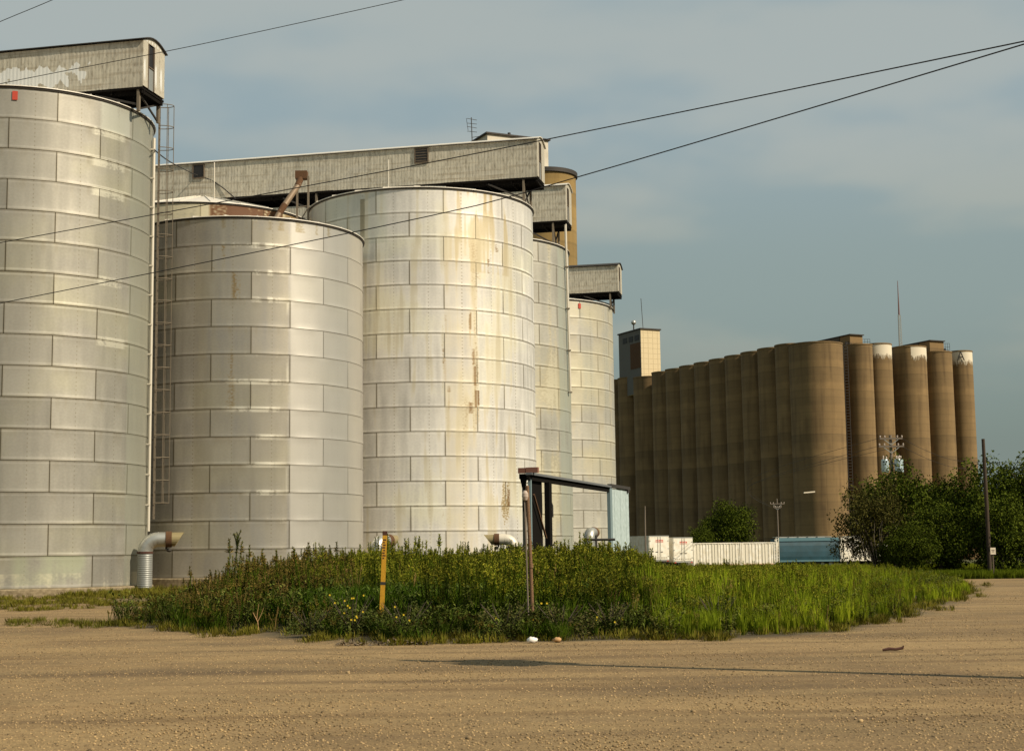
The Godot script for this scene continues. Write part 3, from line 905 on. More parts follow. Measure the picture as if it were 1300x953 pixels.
func build_elevator() -> void:
	var t := thing("concrete_elevator", "huge brown concrete grain elevator of joined round cells behind the trailers", "grain elevator")
	var r := Vector2(-0.43, 0.903)
	var nrm := Vector2(-0.903, -0.43)
	var q := -nrm
	var C := Vector2(51.85, 253.0)
	cbin(t, C.x, C.y, 4.54, 36.15, M.concrete)
	for k in 9:
		var p := C + nrm * 1.75 + r * (4.6 + k * 5.2)
		cbin(t, p.x, p.y, 2.76, 36.6, M.concrete)
	var far := [[54.0, 3.5, 0.6, 36.5], [60.2, 2.7, 1.6, 37.0], [65.4, 2.7, 1.6, 37.1], [70.6, 2.7, 1.6, 37.1], [75.8, 2.7, 1.6, 37.1]]
	for f in far:
		var p: Vector2 = C + nrm * f[2] + r * f[0]
		cbin(t, p.x, p.y, f[1], f[3], M.concrete)
	cbin(t, 59.95, 256.3, 2.35, 36.4, M.concrete)
	cbin(t, 64.0, 259.5, 2.45, 36.9, M.concrete, M.whitewash, 1.75)
	cbin(t, 70.6, 264.0, 3.1, 36.9, M.concrete)
	cbin(t, 76.35, 266.9, 2.75, 36.3, M.concrete)
	cbin(t, 81.75, 270.5, 2.15, 36.9, M.concrete, M.whitewash, 1.65)
	# whitewash on half of the middle cell
	var hw := Geo.new()
	for k in 150:
		var a0 := -0.12 + k * 0.0115
		var a1 := a0 + 0.0115
		var o := away(70.6, 0, 264.0)
		var R := 3.118
		var l0 := 1.6 + 1.0 * pow(hash2(k, 4), 1.5) + 0.2 * sin(k * 0.07)
		hw.quad(o + Vector3(sin(a0) * R, 36.9 - l0, cos(a0) * R), o + Vector3(sin(a1) * R, 36.9 - l0, cos(a1) * R), o + Vector3(sin(a1) * R, 36.76, cos(a1) * R), o + Vector3(sin(a0) * R, 36.76, cos(a0) * R))
	part("white_band", hw, M.whitewash, t)
	# solid core between the outer cells, with its roof slab
	var turn := atan2(-r.x, r.y)
	var core := C + r * 41.5 + q * 15.5
	part("core", Geo.new().box(away(core.x, 17.0, core.y), Vector3(28.0, 38.0, 74.0), Basis(Vector3.UP, turn)), M.concrete, t)
	# stair towers that rise over the cells
	for b in [[59.4, 257.4, 2.7, 38.3], [76.3, 267.9, 3.2, 38.5]]:
		var bs := Basis(Vector3.UP, turn)
		var o := away(b[0], 0, b[1])
		var back := bs * Vector3(0, 0, -1)
		var w: float = b[2]
		var st := part("stair_tower", Geo.new().box(o + Vector3.UP * (b[3] * 0.5 - 0.5) + back * 0.6, Vector3(w, b[3] + 1.0, 2.8), bs), M.concrete, t)
		part("penthouse", Geo.new().box(o + Vector3.UP * (b[3] - 1.0) + back * 5.6 - bs.x * 0.2, Vector3(w - 0.2, 1.9, 7.0), bs), M.dark_concrete, t)
		part("roof", Geo.new().box(o + Vector3.UP * (b[3] + 0.08) + back * 4.2, Vector3(w + 0.3, 0.16, 10.6), bs), M.dark_steel, st)
		for k in 2:
			part("letter_stroke", Geo.new().box(o + Vector3.UP * (b[3] - 3.6) - back * 0.84 + bs.x * (k * 0.75 - 0.2), Vector3(0.38, 1.6, 0.06), bs), M.whitewash if (k == 1 or b[0] > 70.0) else M.ochre, st)  # slim strips that stand for painted letter strokes
		var lp := o - bs.x * (w * 0.5 + 0.35) - back * 0.5 if b[0] < 70.0 else o + bs.x * (w * 0.5 + 0.4) - back * 0.5
		var bal := Geo.new()
		bal.box(lp + Vector3.UP * (b[3] - 2.9), Vector3(1.2, 0.12, 1.0), bs)
		for s in [-1, 1]:
			bal.bar(lp + bs.x * 0.55 * s - back * 0.45 + Vector3.UP * (b[3] - 2.9), lp + bs.x * 0.55 * s - back * 0.45 + Vector3.UP * (b[3] - 1.5), 0.07)
		for hgt in [2.2, 1.5]:
			bal.bar(lp - bs.x * 0.55 - back * 0.45 + Vector3.UP * (b[3] - hgt), lp + bs.x * 0.55 - back * 0.45 + Vector3.UP * (b[3] - hgt), 0.07)
		part("balcony", bal, M.dark_steel, st)
		part("doorway", Geo.new().box(lp + back * 0.1 + Vector3.UP * (b[3] - 2.0), Vector3(0.8, 1.7, 0.1), bs), M.void, st)
	# ladder chase between the corner cell and the first stair tower
	var la := Geo.new()
	for k in 70:
		la.box(away(57.1, 1.5 + k * 0.5, 253.6), Vector3(0.7, 0.09, 0.12))
	la.box(away(56.75, 18.0, 253.6), Vector3(0.1, 36.0, 0.12)); la.box(away(57.45, 18.0, 253.6), Vector3(0.1, 36.0, 0.12))
	part("ladder", la, M.dark_steel, t)
	lettering("A", 1.6, M.dark_paint, t, away(81.2, 35.9, 268.30), -0.2)
	# lamp arm on the corner cell, roof rails
	part("lamp_arm", Geo.new().bar(away(47.9, 10.9, 247.6), away(49.8, 11.05, 247.9), 0.28, 0.2), M.whitewash, t)
	var ra := Geo.new()
	for k in 5:
		ra.bar(away(61.0 + k * 0.45, 37.0, 259.6), away(61.0 + k * 0.45, 38.0, 259.6), 0.05)
		ra.bar(away(78.0 + k * 0.4, 36.8, 269.4), away(78.0 + k * 0.4, 38.4, 269.4), 0.05)
	ra.bar(away(61.0, 38.0, 259.6), away(62.8, 38.0, 259.6), 0.05); ra.bar(away(78.0, 38.4, 269.4), away(79.6, 38.4, 269.4), 0.05)
	ra.bar(away(61.0, 37.5, 259.6), away(62.8, 37.5, 259.6), 0.05); ra.bar(away(78.0, 37.7, 269.4), away(79.6, 37.7, 269.4), 0.05)
	part("roof_rail", ra, M.dark_steel, t)
	# tall lattice mast
	var ms := thing("radio_mast", "slender lattice radio mast rising behind the whitewashed elevator tops", "mast", away(70.3, 36.5, 268.0))
	var mg := Geo.new()
	for k in 3:
		var a := TAU * k / 3.0
		mg.bar(Vector3(cos(a) * 0.32, 0, sin(a) * 0.32), Vector3(cos(a) * 0.26, 7.0, sin(a) * 0.26), 0.09)
	part("leg_frame", mg, M.galv, ms)
	var lg := Geo.new()
	for k in 14:
		for j in 3:
			var a := TAU * j / 3.0
			var b2 := TAU * (j + 1) / 3.0
			lg.bar(Vector3(cos(a) * 0.3, k * 0.5, sin(a) * 0.3), Vector3(cos(b2) * 0.3, k * 0.5 + 0.5, sin(b2) * 0.3), 0.05)
	part("lacing", lg, M.galv, ms)
	part("antenna", Geo.new().path([Vector3(0, 7, 0), Vector3(0, 10, 0), Vector3(0, 13.3, 0)], [0.16, 0.10, 0.05], 6), M.mast_red, ms)
	# headhouse over the far end
	var hh := thing("headhouse", "cream tiled elevator headhouse with a dark west side and ball antenna", "headhouse")
	var bs2 := Basis(Vector3.UP, turn)
	var ho := away(26.2, 0, 304.0)
	part("wall", Geo.new().box(ho + Vector3.UP * 39.7, Vector3(4.5, 13.0, 9.0), bs2), M.cream_tile, hh)
	part("west_shade_face", Geo.new().box(ho + Vector3.UP * 39.7 - bs2.x * 2.28, Vector3(0.06, 12.9, 8.9), bs2), M.west_shade, hh)  # dark sheet puts the shade of the west face into its colour
	part("stain_panel", Geo.new().box(ho + Vector3.UP * 41.0 - bs2.x * 2.33 + bs2.z * 2.3, Vector3(0.06, 5.2, 4.0), bs2), M.rust, hh)
	for k in 3:
		part("window", Geo.new().box(ho + Vector3.UP * 44.6 - bs2.x * 2.34 + bs2.z * (3.0 - k * 2.4), Vector3(0.06, 1.1, 1.7), bs2), M.dark_glass, hh)
	part("roof", Geo.new().box(ho + Vector3.UP * 46.3, Vector3(4.9, 0.25, 9.5), bs2), M.dark_steel, hh)
	var joints := Geo.new()
	for k in 12:
		joints.box(ho + Vector3.UP * (34.0 + k * 1.05) + bs2.z * 4.51, Vector3(4.5, 0.07, 0.02), bs2)
	for k in 4:
		joints.box(ho + Vector3.UP * 39.7 + bs2.z * 4.515 + bs2.x * (k * 1.1 - 1.65), Vector3(0.07, 13.0, 0.02), bs2)
	part("tile_joint", joints, M.joint, hh)
	var ba := part("ball_antenna", Geo.new().ball(ho + Vector3(-1.4, 47.7, 4.0), Vector3.ONE * 0.5, 12, 8), M.galv, hh)
	part("stem", Geo.new().path([ho + Vector3(-1.4, 46.3, 4.0), ho + Vector3(-1.4, 47.3, 4.0)], 0.14, 6), M.dark_steel, ba)
	part("whip_antenna", Geo.new().path([ho + Vector3(0.6, 46.3, 3.0), ho + Vector3(0.3, 52.8, 3.0)], 0.06, 5), M.dark_steel, hh)

func build_tan_tower() -> void:
	var t := thing("tan_elevator", "tall tan concrete cylinder behind the steel bins with a white headhouse", "grain elevator")
	var g := Geo.new()
	g.lathe([Vector2(3.05, 0), Vector2(3.05, 38.2)], 48, away(3.45, 0, 143.0), 1.0 / 40.0)
	part("cylinder", g, M.tan_concrete, t)
	part("rim", Geo.new().lathe([Vector2(3.05, 37.9), Vector2(3.22, 37.95), Vector2(3.22, 38.35), Vector2(0, 38.4)], 48, away(3.45, 0, 143.0)), M.dark_steel, t)
	var bs := Basis(Vector3.UP, 0.444)
	# near corner of the headhouse, from which its two visible walls run back
	var o := away(-2.2, 0, 150.0) + bs * Vector3(3.5, 0, -2.6)
	part("shaft", Geo.new().box(o + Vector3.UP * 17.5, Vector3(6.2, 35.0, 4.8), bs), M.tan_concrete, t)
	part("headhouse", Geo.new().box(o + Vector3.UP * 39.55, Vector3(7.0, 10.0, 5.2), bs), M.white_wall, t)
	var rg := Geo.new()
	var ro := o + Vector3.UP * 44.63
	rg.box(ro, Vector3(7.4, 0.16, 5.6), bs)
	part("roof", rg, M.dark_steel, t)
	part("flue", Geo.new().path([ro + Vector3(0.2, 0.1, 1.0), ro + Vector3(0.2, 0.8, 1.0)], 0.16, 8), M.dark_steel, t)
	var an := thing("television_antenna", "small spiky antenna on the white headhouse roof", "antenna", away(-3.75, 44.0, 150.0))
	an.scale = Vector3(0.85, 0.85, 0.85)
	part("pole", Geo.new().path([Vector3(0, -1.2, 0), Vector3(-0.1, 2.7, 0)], 0.06, 6), M.dark_steel, an)
	for k in 4:
		part("element", Geo.new().bar(Vector3(-0.6, 1.0 + k * 0.5, 0.3 * (k % 2)), Vector3(0.55, 0.95 + k * 0.5, -0.3), 0.05), M.dark_steel, an)
	part("element", Geo.new().bar(Vector3(-0.7, 2.6, 0.0), Vector3(-0.5, 1.1, 0.0), 0.05), M.dark_steel, an)
	part("boom", Geo.new().bar(Vector3(-0.1, 0.2, 0), Vector3(0.9, 0.35, 0), 0.05), M.dark_steel, an)

# ------------------------------------------------------------------ trailers and rail cars
func wheel(parent: Node3D, at: Vector3, r := 0.5, axis := Vector3(0, 0, 1)) -> void:
	# the lathe axis is turned about the given horizontal axis
	var o := Geo.new()
	o.lathe([Vector2(r * 0.55, -0.14), Vector2(r * 0.92, -0.14), Vector2(r, -0.09), Vector2(r, 0.09), Vector2(r * 0.92, 0.14), Vector2(r * 0.55, 0.14)], 20)
	var w := part("wheel", Geo.new().lathe([Vector2(0.0, -0.05), Vector2(r * 0.56, -0.05), Vector2(r * 0.56, 0.09), Vector2(0, 0.05)], 16), M.galv, parent)
	part("tyre", o, M.rubber, w)
	w.transform = Transform3D(Basis(axis, PI * 0.5), at)

func trailer(label: String, at: Vector3, turn: float, red: bool) -> void:
	var t := thing("semi_trailer", label, "trailer", at, turn, "white box trailers parked in front of the elevator")
	var W := 2.55; var L := 14.0; var y0 := 1.12; var H := 2.75
	part("box", Geo.new().box(Vector3(0, y0 + H * 0.5, -L * 0.5), Vector3(W, H, L)), M.trailer_white, t)
	var rib := Geo.new()
	for k in 22:
		rib.box(Vector3(-W * 0.5 - 0.012, y0 + H * 0.5, -0.4 - k * 0.62), Vector3(0.03, H - 0.1, 0.05))
	part("side_rib", rib, M.trailer_white, t)
	for s in [-1, 1]:
		var d := part("door", Geo.new().box(Vector3(s * W * 0.245, y0 + H * 0.5 + 0.03, 0.022), Vector3(W * 0.46, H - 0.28, 0.04)), M.trailer_white, t)
		part("lock_rod", Geo.new().path([Vector3(s * 0.18, y0 + 0.1, 0.065), Vector3(s * 0.18, y0 + H - 0.1, 0.065)], 0.018, 6), M.galv, d)
		part("handle", Geo.new().box(Vector3(s * 0.30, y0 + 1.0, 0.07), Vector3(0.3, 0.06, 0.04)), M.dark_paint, d)
		for k in 3:
			part("hinge", Geo.new().box(Vector3(s * (W * 0.5 - 0.12), y0 + 0.5 + k * 0.85, 0.05), Vector3(0.18, 0.07, 0.03)), M.galv, d)
		part("tail_light", Geo.new().box(Vector3(s * 1.05, y0 + 0.0, 0.03), Vector3(0.22, 0.12, 0.05)), M.red_paint, t)
		part("leg", Geo.new().box(Vector3(s * 0.8, 0.55, -L + 3.0), Vector3(0.14, 1.1, 0.14)), M.dark_steel, t)
	part("door_frame", Geo.new().box(Vector3(0, y0 + H - 0.05, 0.01), Vector3(W, 0.12, 0.06)).box(Vector3(0, y0 + 0.06, 0.01), Vector3(W, 0.14, 0.06)), M.galv, t)
	# the worn stencil along the door sills and red maker's strip high on the doors
	var st := Geo.new()
	for k in 9:
		st.box(Vector3(-0.95 + k * 0.235, y0 + 0.36, 0.046), Vector3(0.15, 0.16, 0.006))
	part("sill_mark", st, M.grey_mark, t)
	if red:
		var rm := Geo.new()
		for k in 5:
			rm.box(Vector3(-0.36 + k * 0.2, y0 + 2.22 + 0.02 * (k % 2), 0.046), Vector3(0.15, 0.15 + 0.05 * ((k * 3) % 2), 0.006))
			rm.box(Vector3(-0.36 + k * 0.2, y0 + 2.05, 0.046), Vector3(0.17, 0.06, 0.006))
		part("red_mark", rm, M.red_mark, t)
	part("chassis", Geo.new().box(Vector3(0, y0 - 0.12, -L * 0.5), Vector3(1.1, 0.22, L - 0.4)), M.dark_steel, t)
	part("bumper", Geo.new().box(Vector3(0, 0.62, -0.05), Vector3(2.2, 0.12, 0.1)).box(Vector3(-0.6, 0.85, -0.05), Vector3(0.08, 0.5, 0.08)).box(Vector3(0.6, 0.85, -0.05), Vector3(0.08, 0.5, 0.08)), M.dark_steel, t)
	for z in [-1.4, -2.7]:
		for s in [-1, 1]: wheel(t, Vector3(s * 1.0, 0.5, z))

func ribbed_container(label: String, a: Vector3, b: Vector3, H: float) -> void:
	var dir := b - a
	var L := dir.length()
	var turn := atan2(-dir.z, dir.x)
	var t := thing("ribbed_container", label, "container", a, turn, "white ribbed containers in front of the elevator")
	part("box", Geo.new().box(Vector3(L * 0.5, 0.62 + H * 0.5, -1.25), Vector3(L - 0.06, H - 0.04, 2.4)), M.trailer_white, t)
	var n := int(round(L / 0.74))
	var sw := L / n
	for k in n:
		var g := Geo.new()
		var x := (k + 0.5) * sw
		g.box(Vector3(x, 0.62 + H * 0.5, 0.0), Vector3(sw - 0.03, H - 0.14, 0.06))
		g.box(Vector3(x - sw * 0.30, 0.62 + H * 0.5, 0.05), Vector3(0.09, H - 0.14, 0.06))
		g.box(Vector3(x + sw * 0.12, 0.62 + H * 0.5, 0.05), Vector3(0.07, H - 0.14, 0.06))
		part("side_panel", g, M.trailer_white if k % 3 else M.trailer_cream, t)
	for s in [0.04, L - 0.04]:
		part("corner_post", Geo.new().box(Vector3(s, 0.62 + H * 0.5, 0.03), Vector3(0.12, H, 0.16)), M.trailer_white, t)
	part("top_rail", Geo.new().box(Vector3(L * 0.5, 0.62 + H - 0.05, 0.03), Vector3(L - 0.26, 0.11, 0.14)), M.trailer_white, t)
	part("bottom_rail", Geo.new().box(Vector3(L * 0.5, 0.66, 0.03), Vector3(L - 0.26, 0.12, 0.14)), M.rust_pale, t)
	part("chassis", Geo.new().box(Vector3(L * 0.5, 0.48, -1.25), Vector3(L, 0.2, 1.3)), M.dark_steel, t)
	for s in [0.9, L - 0.9]:
		for z in [-0.45, -2.05]:
			wheel(t, Vector3(s, 0.42, z), 0.42, Vector3.RIGHT)

func hopper_car(label: String, a: Vector3, b: Vector3, m: Material, m2: Material, H: float) -> void:
	var dir := b - a
	var L := dir.length()
	var turn := atan2(-dir.z, dir.x)
	var t := thing("hopper_car", label, "rail car", a, turn, "covered hopper cars on the siding")
	# rounded side section swept along the car
	var prof := [Vector2(0.25, 0.62), Vector2(0.02, 0.8), Vector2(-0.02, 1.3), Vector2(0.0, 1.9), Vector2(0.06, 2.6), Vector2(0.16, 3.2), Vector2(0.32, 3.45)]
	var g := Geo.new()
	for k in prof.size() - 1:
		var p: Vector2 = prof[k]
		var q: Vector2 = prof[k + 1]
		g.quad(Vector3(0.5, p.y, -p.x), Vector3(L, p.y, -p.x), Vector3(L, q.y, -q.x), Vector3(0.5, q.y, -q.x))
		g.quad(Vector3(L, p.y, -3.0 + p.x), Vector3(0.5, p.y, -3.0 + p.x), Vector3(0.5, q.y, -3.0 + q.x), Vector3(L, q.y, -3.0 + q.x))
	g.quad(Vector3(0.5, 3.45, -0.32), Vector3(L, 3.45, -0.32), Vector3(L, 3.45, -2.68), Vector3(0.5, 3.45, -2.68))
	g.box(Vector3(0.52, 2.0, -1.5), Vector3(0.06, 2.8, 2.6)); g.box(Vector3(L - 0.02, 2.0, -1.5), Vector3(0.06, 2.8, 2.6))
	part("body", g, m, t)
	part("top_chord", Geo.new().box(Vector3(L * 0.5 + 0.2, 3.32, -0.12), Vector3(L - 0.4, 0.40, 0.16)), m2, t)
	part("side_sill", Geo.new().box(Vector3(L * 0.5 + 0.2, 0.80, 0.03), Vector3(L - 0.4, 0.20, 0.14)), m2, t)
	part("roof_walk", Geo.new().box(Vector3(L * 0.5, 3.62, -1.5), Vector3(L - 1.0, 0.08, 1.2)), M.galv, t)
	for k in 5:
		part("roof_hatch", Geo.new().box(Vector3(1.2 + k * (L - 2.0) / 5.0, 3.56, -0.7), Vector3(0.9, 0.16, 0.5)), M.galv, t)
	var lad := Geo.new()
	for s in [0.1, 0.42]:
		lad.box(Vector3(s, 2.1, 0.08), Vector3(0.06, 2.9, 0.05))
	for k in 8:
		lad.box(Vector3(0.26, 0.9 + k * 0.36, 0.08), Vector3(0.32, 0.05, 0.05))
	lad.box(Vector3(0.25, 2.0, -0.2), Vector3(0.44, 2.7, 0.1))
	part("ladder", lad, M.trailer_white, t)
	var tr := Geo.new()
	tr.box(Vector3(L * 0.5, 0.55, -1.5), Vector3(L, 0.25, 1.0))
	for k in 3:
		tr.box(Vector3(1.8 + k * (L - 3.0) / 3.0, 0.45, -1.5), Vector3(1.2, 0.5, 2.0))
	part("underframe", tr, M.dark_steel, t)
	for s in [0.9, 1.9, L - 1.9, L - 0.9]:
		wheel(t, Vector3(s, 0.42, -0.7), 0.42, Vector3.RIGHT)

# ------------------------------------------------------------------ yard objects
func duct(label: String, at: Vector3, dir: Vector3, r: float, riser: float, m: Material, corrugated := true, bend_r := 0.62) -> void:
	# round aeration duct: riser, quarter bend, short horizontal run ending in a slanted spout
	var t := thing("aeration_duct", label, "duct", at, 0.0, "round metal ducts at the feet of the bins")
	var side := dir.normalized()
	var prof := []
	var n := int(riser / 0.05)
	for k in n + 1:
		prof.append(Vector2(r + (0.012 if (k & 1) and corrugated else 0.0), riser * k / n))
	part("riser", Geo.new().lathe(prof, 24), M.duct_grey if corrugated else m, t)
	part("band", Geo.new().lathe([Vector2(r + 0.015, riser - 0.05), Vector2(r + 0.03, riser - 0.04), Vector2(r + 0.03, riser + 0.04), Vector2(r + 0.015, riser + 0.05)], 20), M.rust_dark, t)
	var bp := []
	for k in 9:
		var a := PI * 0.5 * k / 8.0
		bp.append(Vector3.UP * (riser + sin(a) * bend_r) + side * (1.0 - cos(a)) * bend_r)
	bp.append(bp[8] + side * 0.38)
	var el := part("elbow", Geo.new().path(bp, r, 20, false), m, t)
	for k in [2, 4, 6, 8]:
		var f: Vector3 = (bp[k + 1] - bp[k - 1]).normalized()
		part("seam", Geo.new().path([bp[k] - f * 0.03, bp[k] - f * 0.015, bp[k] + f * 0.015, bp[k] + f * 0.03], [r, r + 0.014, r + 0.014, r], 20, false), m, el)
	var e: Vector3 = bp[9]
	part("flange", Geo.new().path([e - side * 0.04, e - side * 0.03, e + side * 0.24, e + side * 0.25], [r, r + 0.035, r + 0.035, r], 20, false), M.rust, t)
	# spout cut on the slant
	var sp := Geo.new()
	var up := Vector3.UP
	var z := side.cross(up)
	for k in 20:
		var a0 := TAU * k / 20.0
		var a1 := TAU * (k + 1) / 20.0
		var q0 := up * cos(a0) + z * sin(a0)
		var q1 := up * cos(a1) + z * sin(a1)
		var l0 := 0.25 + 0.36 + cos(a0) * 0.22
		var l1 := 0.25 + 0.36 + cos(a1) * 0.22
		sp.quad(e + q0 * (r - 0.02) + side * 0.2, e + q1 * (r - 0.02) + side * 0.2, e + q1 * (r - 0.02) + side * l1, e + q0 * (r - 0.02) + side * l0)
	part("spout", sp, M.straw_metal, t)
	part("latch", Geo.new().ball(e - Vector3.UP * (r + 0.16) + side * 0.12, Vector3(0.13, 0.10, 0.13), 10, 6).bar(e - Vector3.UP * (r - 0.02), e - Vector3.UP * (r + 0.12), 0.09), M.dark_steel, t)

func utility_pole(label: String, at: Vector3, h: float, r: float, arms: Array, cans: Array, turn: float, m: Material) -> Node3D:
	var t := thing("utility_pole", label, "utility pole", at, turn)
	part("pole", Geo.new().path([Vector3(0, -0.3, 0), Vector3(0.01, h * 0.5, 0), Vector3(0, h, 0)], [r, r * 0.88, r * 0.72], 10), m, t)
	for a in arms:
		var y: float = a[0]
		var L: float = a[1]
		var c := part("crossarm", Geo.new().box(Vector3(0, y, r + 0.05), Vector3(L, 0.11, 0.10)), m, t)
		for s in [-1, 1]:
			part("brace", Geo.new().bar(Vector3(s * L * 0.32, y - 0.05, r + 0.05), Vector3(0, y - L * 0.27, r + 0.04), 0.05), M.galv, c)
			for k in [0.95, 0.55]:
				part("insulator", Geo.new().lathe([Vector2(0.02, 0.0), Vector2(0.06, 0.02), Vector2(0.03, 0.07), Vector2(0.07, 0.09), Vector2(0.02, 0.16)], 8, Vector3(s * L * 0.5 * k, y + 0.06, r + 0.05)), M.porcelain, c)
	for c in cans:
		var can := part("transformer", Geo.new().lathe([Vector2(0.0, -0.46), Vector2(0.24, -0.46), Vector2(0.26, -0.40), Vector2(0.26, 0.36), Vector2(0.22, 0.45), Vector2(0.0, 0.48)], 16, c), M.can_blue, t)
		for s in [-0.1, 0.1]:
			part("bushing", Geo.new().lathe([Vector2(0.05, 0.44), Vector2(0.07, 0.5), Vector2(0.04, 0.55), Vector2(0.06, 0.6), Vector2(0.02, 0.72)], 8, c + Vector3(s, 0, 0)), M.porcelain, can)
	return t

func cable(label: String, pts: Array, r: float, group := "overhead cables") -> void:
	# catenary-like curve through the given points
	var cv := Curve3D.new()
	for k in pts.size():
		var tan := Vector3.ZERO
		if k > 0 and k < pts.size() - 1: tan = (pts[k + 1] - pts[k - 1]) / 6.0
		cv.add_point(pts[k], -tan, tan)
	var q := []
	var L := cv.get_baked_length()
	var n := 24
	for k in n + 1: q.append(cv.sample_baked(L * k / n, true))
	single("cable", Geo.new().path(q, r, 5, true), M.cable, label, "cable", group)

# ------------------------------------------------------------------ materials
func build_materials() -> void:
	M.dark_steel = mat(Color(0.035, 0.030, 0.025), 0.7, 0.2)
	M.black_steel = mat(Color(0.010, 0.009, 0.008), 0.9)
	M.black_steel.metallic_specular = 0.1
	M.old_steel = mat(Color(0.17, 0.14, 0.10), 0.7, 0.3)
	M.galv = mat(Color(0.42, 0.42, 0.38), 0.42, 0.7)
	M.duct_grey = mat(Color(0.27, 0.28, 0.26), 0.5, 0.5)
	M.white_roof = mat(Color(0.60, 0.57, 0.50), 0.6, 0.1)
	M.seam = mat(Color(0.20, 0.165, 0.085), 0.9)
	M.pad = triplanar(mat(Color(0.33, 0.27, 0.17), 0.95), noise_tex(0.02, 31, Color(0.62, 0.60, 0.56), Color(1, 1, 1)), 0.4)
	M.rust = triplanar(mat(Color(0.17, 0.085, 0.032), 0.95), noise_tex(0.05, 33, Color(0.45, 0.40, 0.38), Color(1, 1, 1)), 1.2)
	M.rust_dark = mat(Color(0.06, 0.022, 0.012), 0.9)
	M.rust_pale = mat(Color(0.34, 0.22, 0.12), 0.9)
	M.straw_metal = mat(Color(0.25, 0.205, 0.10), 0.6, 0.3)
	M.dark_glass = mat(Color(0.010, 0.009, 0.008), 0.6)
	M.chute = triplanar(mat(Color(0.34, 0.29, 0.21), 0.6, 0.2), noise_tex(0.05, 44, Color(0.55, 0.42, 0.32), Color(1, 1, 1)), 0.8)
	M.void = mat(Color(0.008, 0.007, 0.006), 0.95)
	M.old_wood = mat(Color(0.10, 0.075, 0.05), 0.9)
	M.whitewash = mat(Color(0.62, 0.55, 0.42), 0.9)
	M.ochre = mat(Color(0.36, 0.22, 0.06), 0.9)
	M.dark_paint = mat(Color(0.03, 0.025, 0.02), 0.7)
	M.cream_tile = mat(Color(0.58, 0.485, 0.30), 0.8)
	M.west_shade = mat(Color(0.11, 0.105, 0.09), 0.8)  # dark tone for the shaded west face of the headhouse
	M.joint = mat(Color(0.52, 0.435, 0.27), 0.9)
	M.white_wall = triplanar(mat(Color(0.72, 0.68, 0.58), 0.9), noise_tex(0.01, 35, Color(0.8, 0.78, 0.74), Color(1, 1, 1)), 0.1)
	M.mast_red = mat(Color(0.16, 0.08, 0.07), 0.7)
	M.trailer_white = triplanar(mat(Color(0.84, 0.82, 0.75), 0.5), noise_tex(0.012, 36, Color(0.86, 0.83, 0.76), Color(1, 1, 1)), 0.25)
	M.trailer_cream = mat(Color(0.64, 0.60, 0.49), 0.6)
	M.grey_mark = mat(Color(0.36, 0.33, 0.26), 0.8)
	M.red_mark = mat(Color(0.50, 0.07, 0.05), 0.7)
	M.red_paint = mat(Color(0.42, 0.045, 0.022), 0.7)
	M.rubber = mat(Color(0.02, 0.02, 0.02), 0.9)
	M.blue_car = triplanar(mat(Color(0.016, 0.066, 0.092), 0.45), noise_tex(0.01, 37, Color(0.75, 0.78, 0.75), Color(1, 1, 1)), 0.15)
	M.blue_pale = mat(Color(0.075, 0.16, 0.19), 0.5)
	M.can_blue = mat(Color(0.34, 0.43, 0.46), 0.4, 0.1)
	M.porcelain = mat(Color(0.40, 0.33, 0.27), 0.3)
	M.cable = mat(Color(0.012, 0.011, 0.010), 0.8)
	M.pole_wood = triplanar(mat(Color(0.075, 0.052, 0.032), 0.95), noise_tex(0.05, 38, Color(0.6, 0.58, 0.55), Color(1, 1, 1)), 0.8)
	M.pole_grey = mat(Color(0.16, 0.13, 0.10), 0.95)
	M.bark = mat(Color(0.06, 0.045, 0.03), 0.95)
	M.shed_blue = triplanar(mat(Color(0.46, 0.55, 0.56), 0.6), noise_tex(0.02, 39, Color(0.82, 0.84, 0.82), Color(1, 1, 1)), 0.3)
	M.shed_edge = mat(Color(0.16, 0.22, 0.23), 0.6)
	M.fascia = mat(Color(0.20, 0.085, 0.055), 0.85)
	M.beam = mat(Color(0.15, 0.155, 0.16), 0.5, 0.3)
	M.yellow = triplanar(mat(Color(0.62, 0.33, 0.015), 0.6), noise_tex(0.05, 40, Color(0.8, 0.78, 0.7), Color(1, 1, 1)), 1.0)
	M.pipe_rust = triplanar(mat(Color(0.27, 0.16, 0.085), 0.9), noise_tex(0.06, 41, Color(0.55, 0.5, 0.45), Color(1, 1, 1)), 1.0)
	M.pipe_white = mat(Color(0.58, 0.54, 0.45), 0.5, 0.2)
	M.litter_white = mat(Color(0.75, 0.72, 0.66), 0.8)
	M.litter_tan = mat(Color(0.42, 0.25, 0.11), 0.9)
	M.dead_leaf = mat(Color(0.16, 0.11, 0.06), 0.95)
	M.petal = mat(Color(0.55, 0.40, 0.01), 0.7)
	M.plain = mat(Color.WHITE, 0.9)
	M.plain.vertex_color_use_as_albedo = true
	M.plant = mat(Color.WHITE, 0.75)
	M.plant.vertex_color_use_as_albedo = true
	M.plant.metallic_specular = 0.15
	M.plant.backlight_enabled = true
	M.plant.backlight = Color(0.09, 0.11, 0.01)
	M.leaf = mat(Color.WHITE, 0.65)
	M.leaf.vertex_color_use_as_albedo = true
	M.leaf.metallic_specular = 0.12
	M.leaf.backlight_enabled = true
	M.leaf.backlight = Color(0.03, 0.045, 0.006)
	# gravel: mottled tan, fine relief, ruts that run along the lot
	var gm := StandardMaterial3D.new()
	gm.vertex_color_use_as_albedo = true
	gm.roughness = 0.95
	gm.uv1_triplanar = true
	gm.uv1_world_triplanar = true
	gm.uv1_scale = Vector3.ONE * 0.22
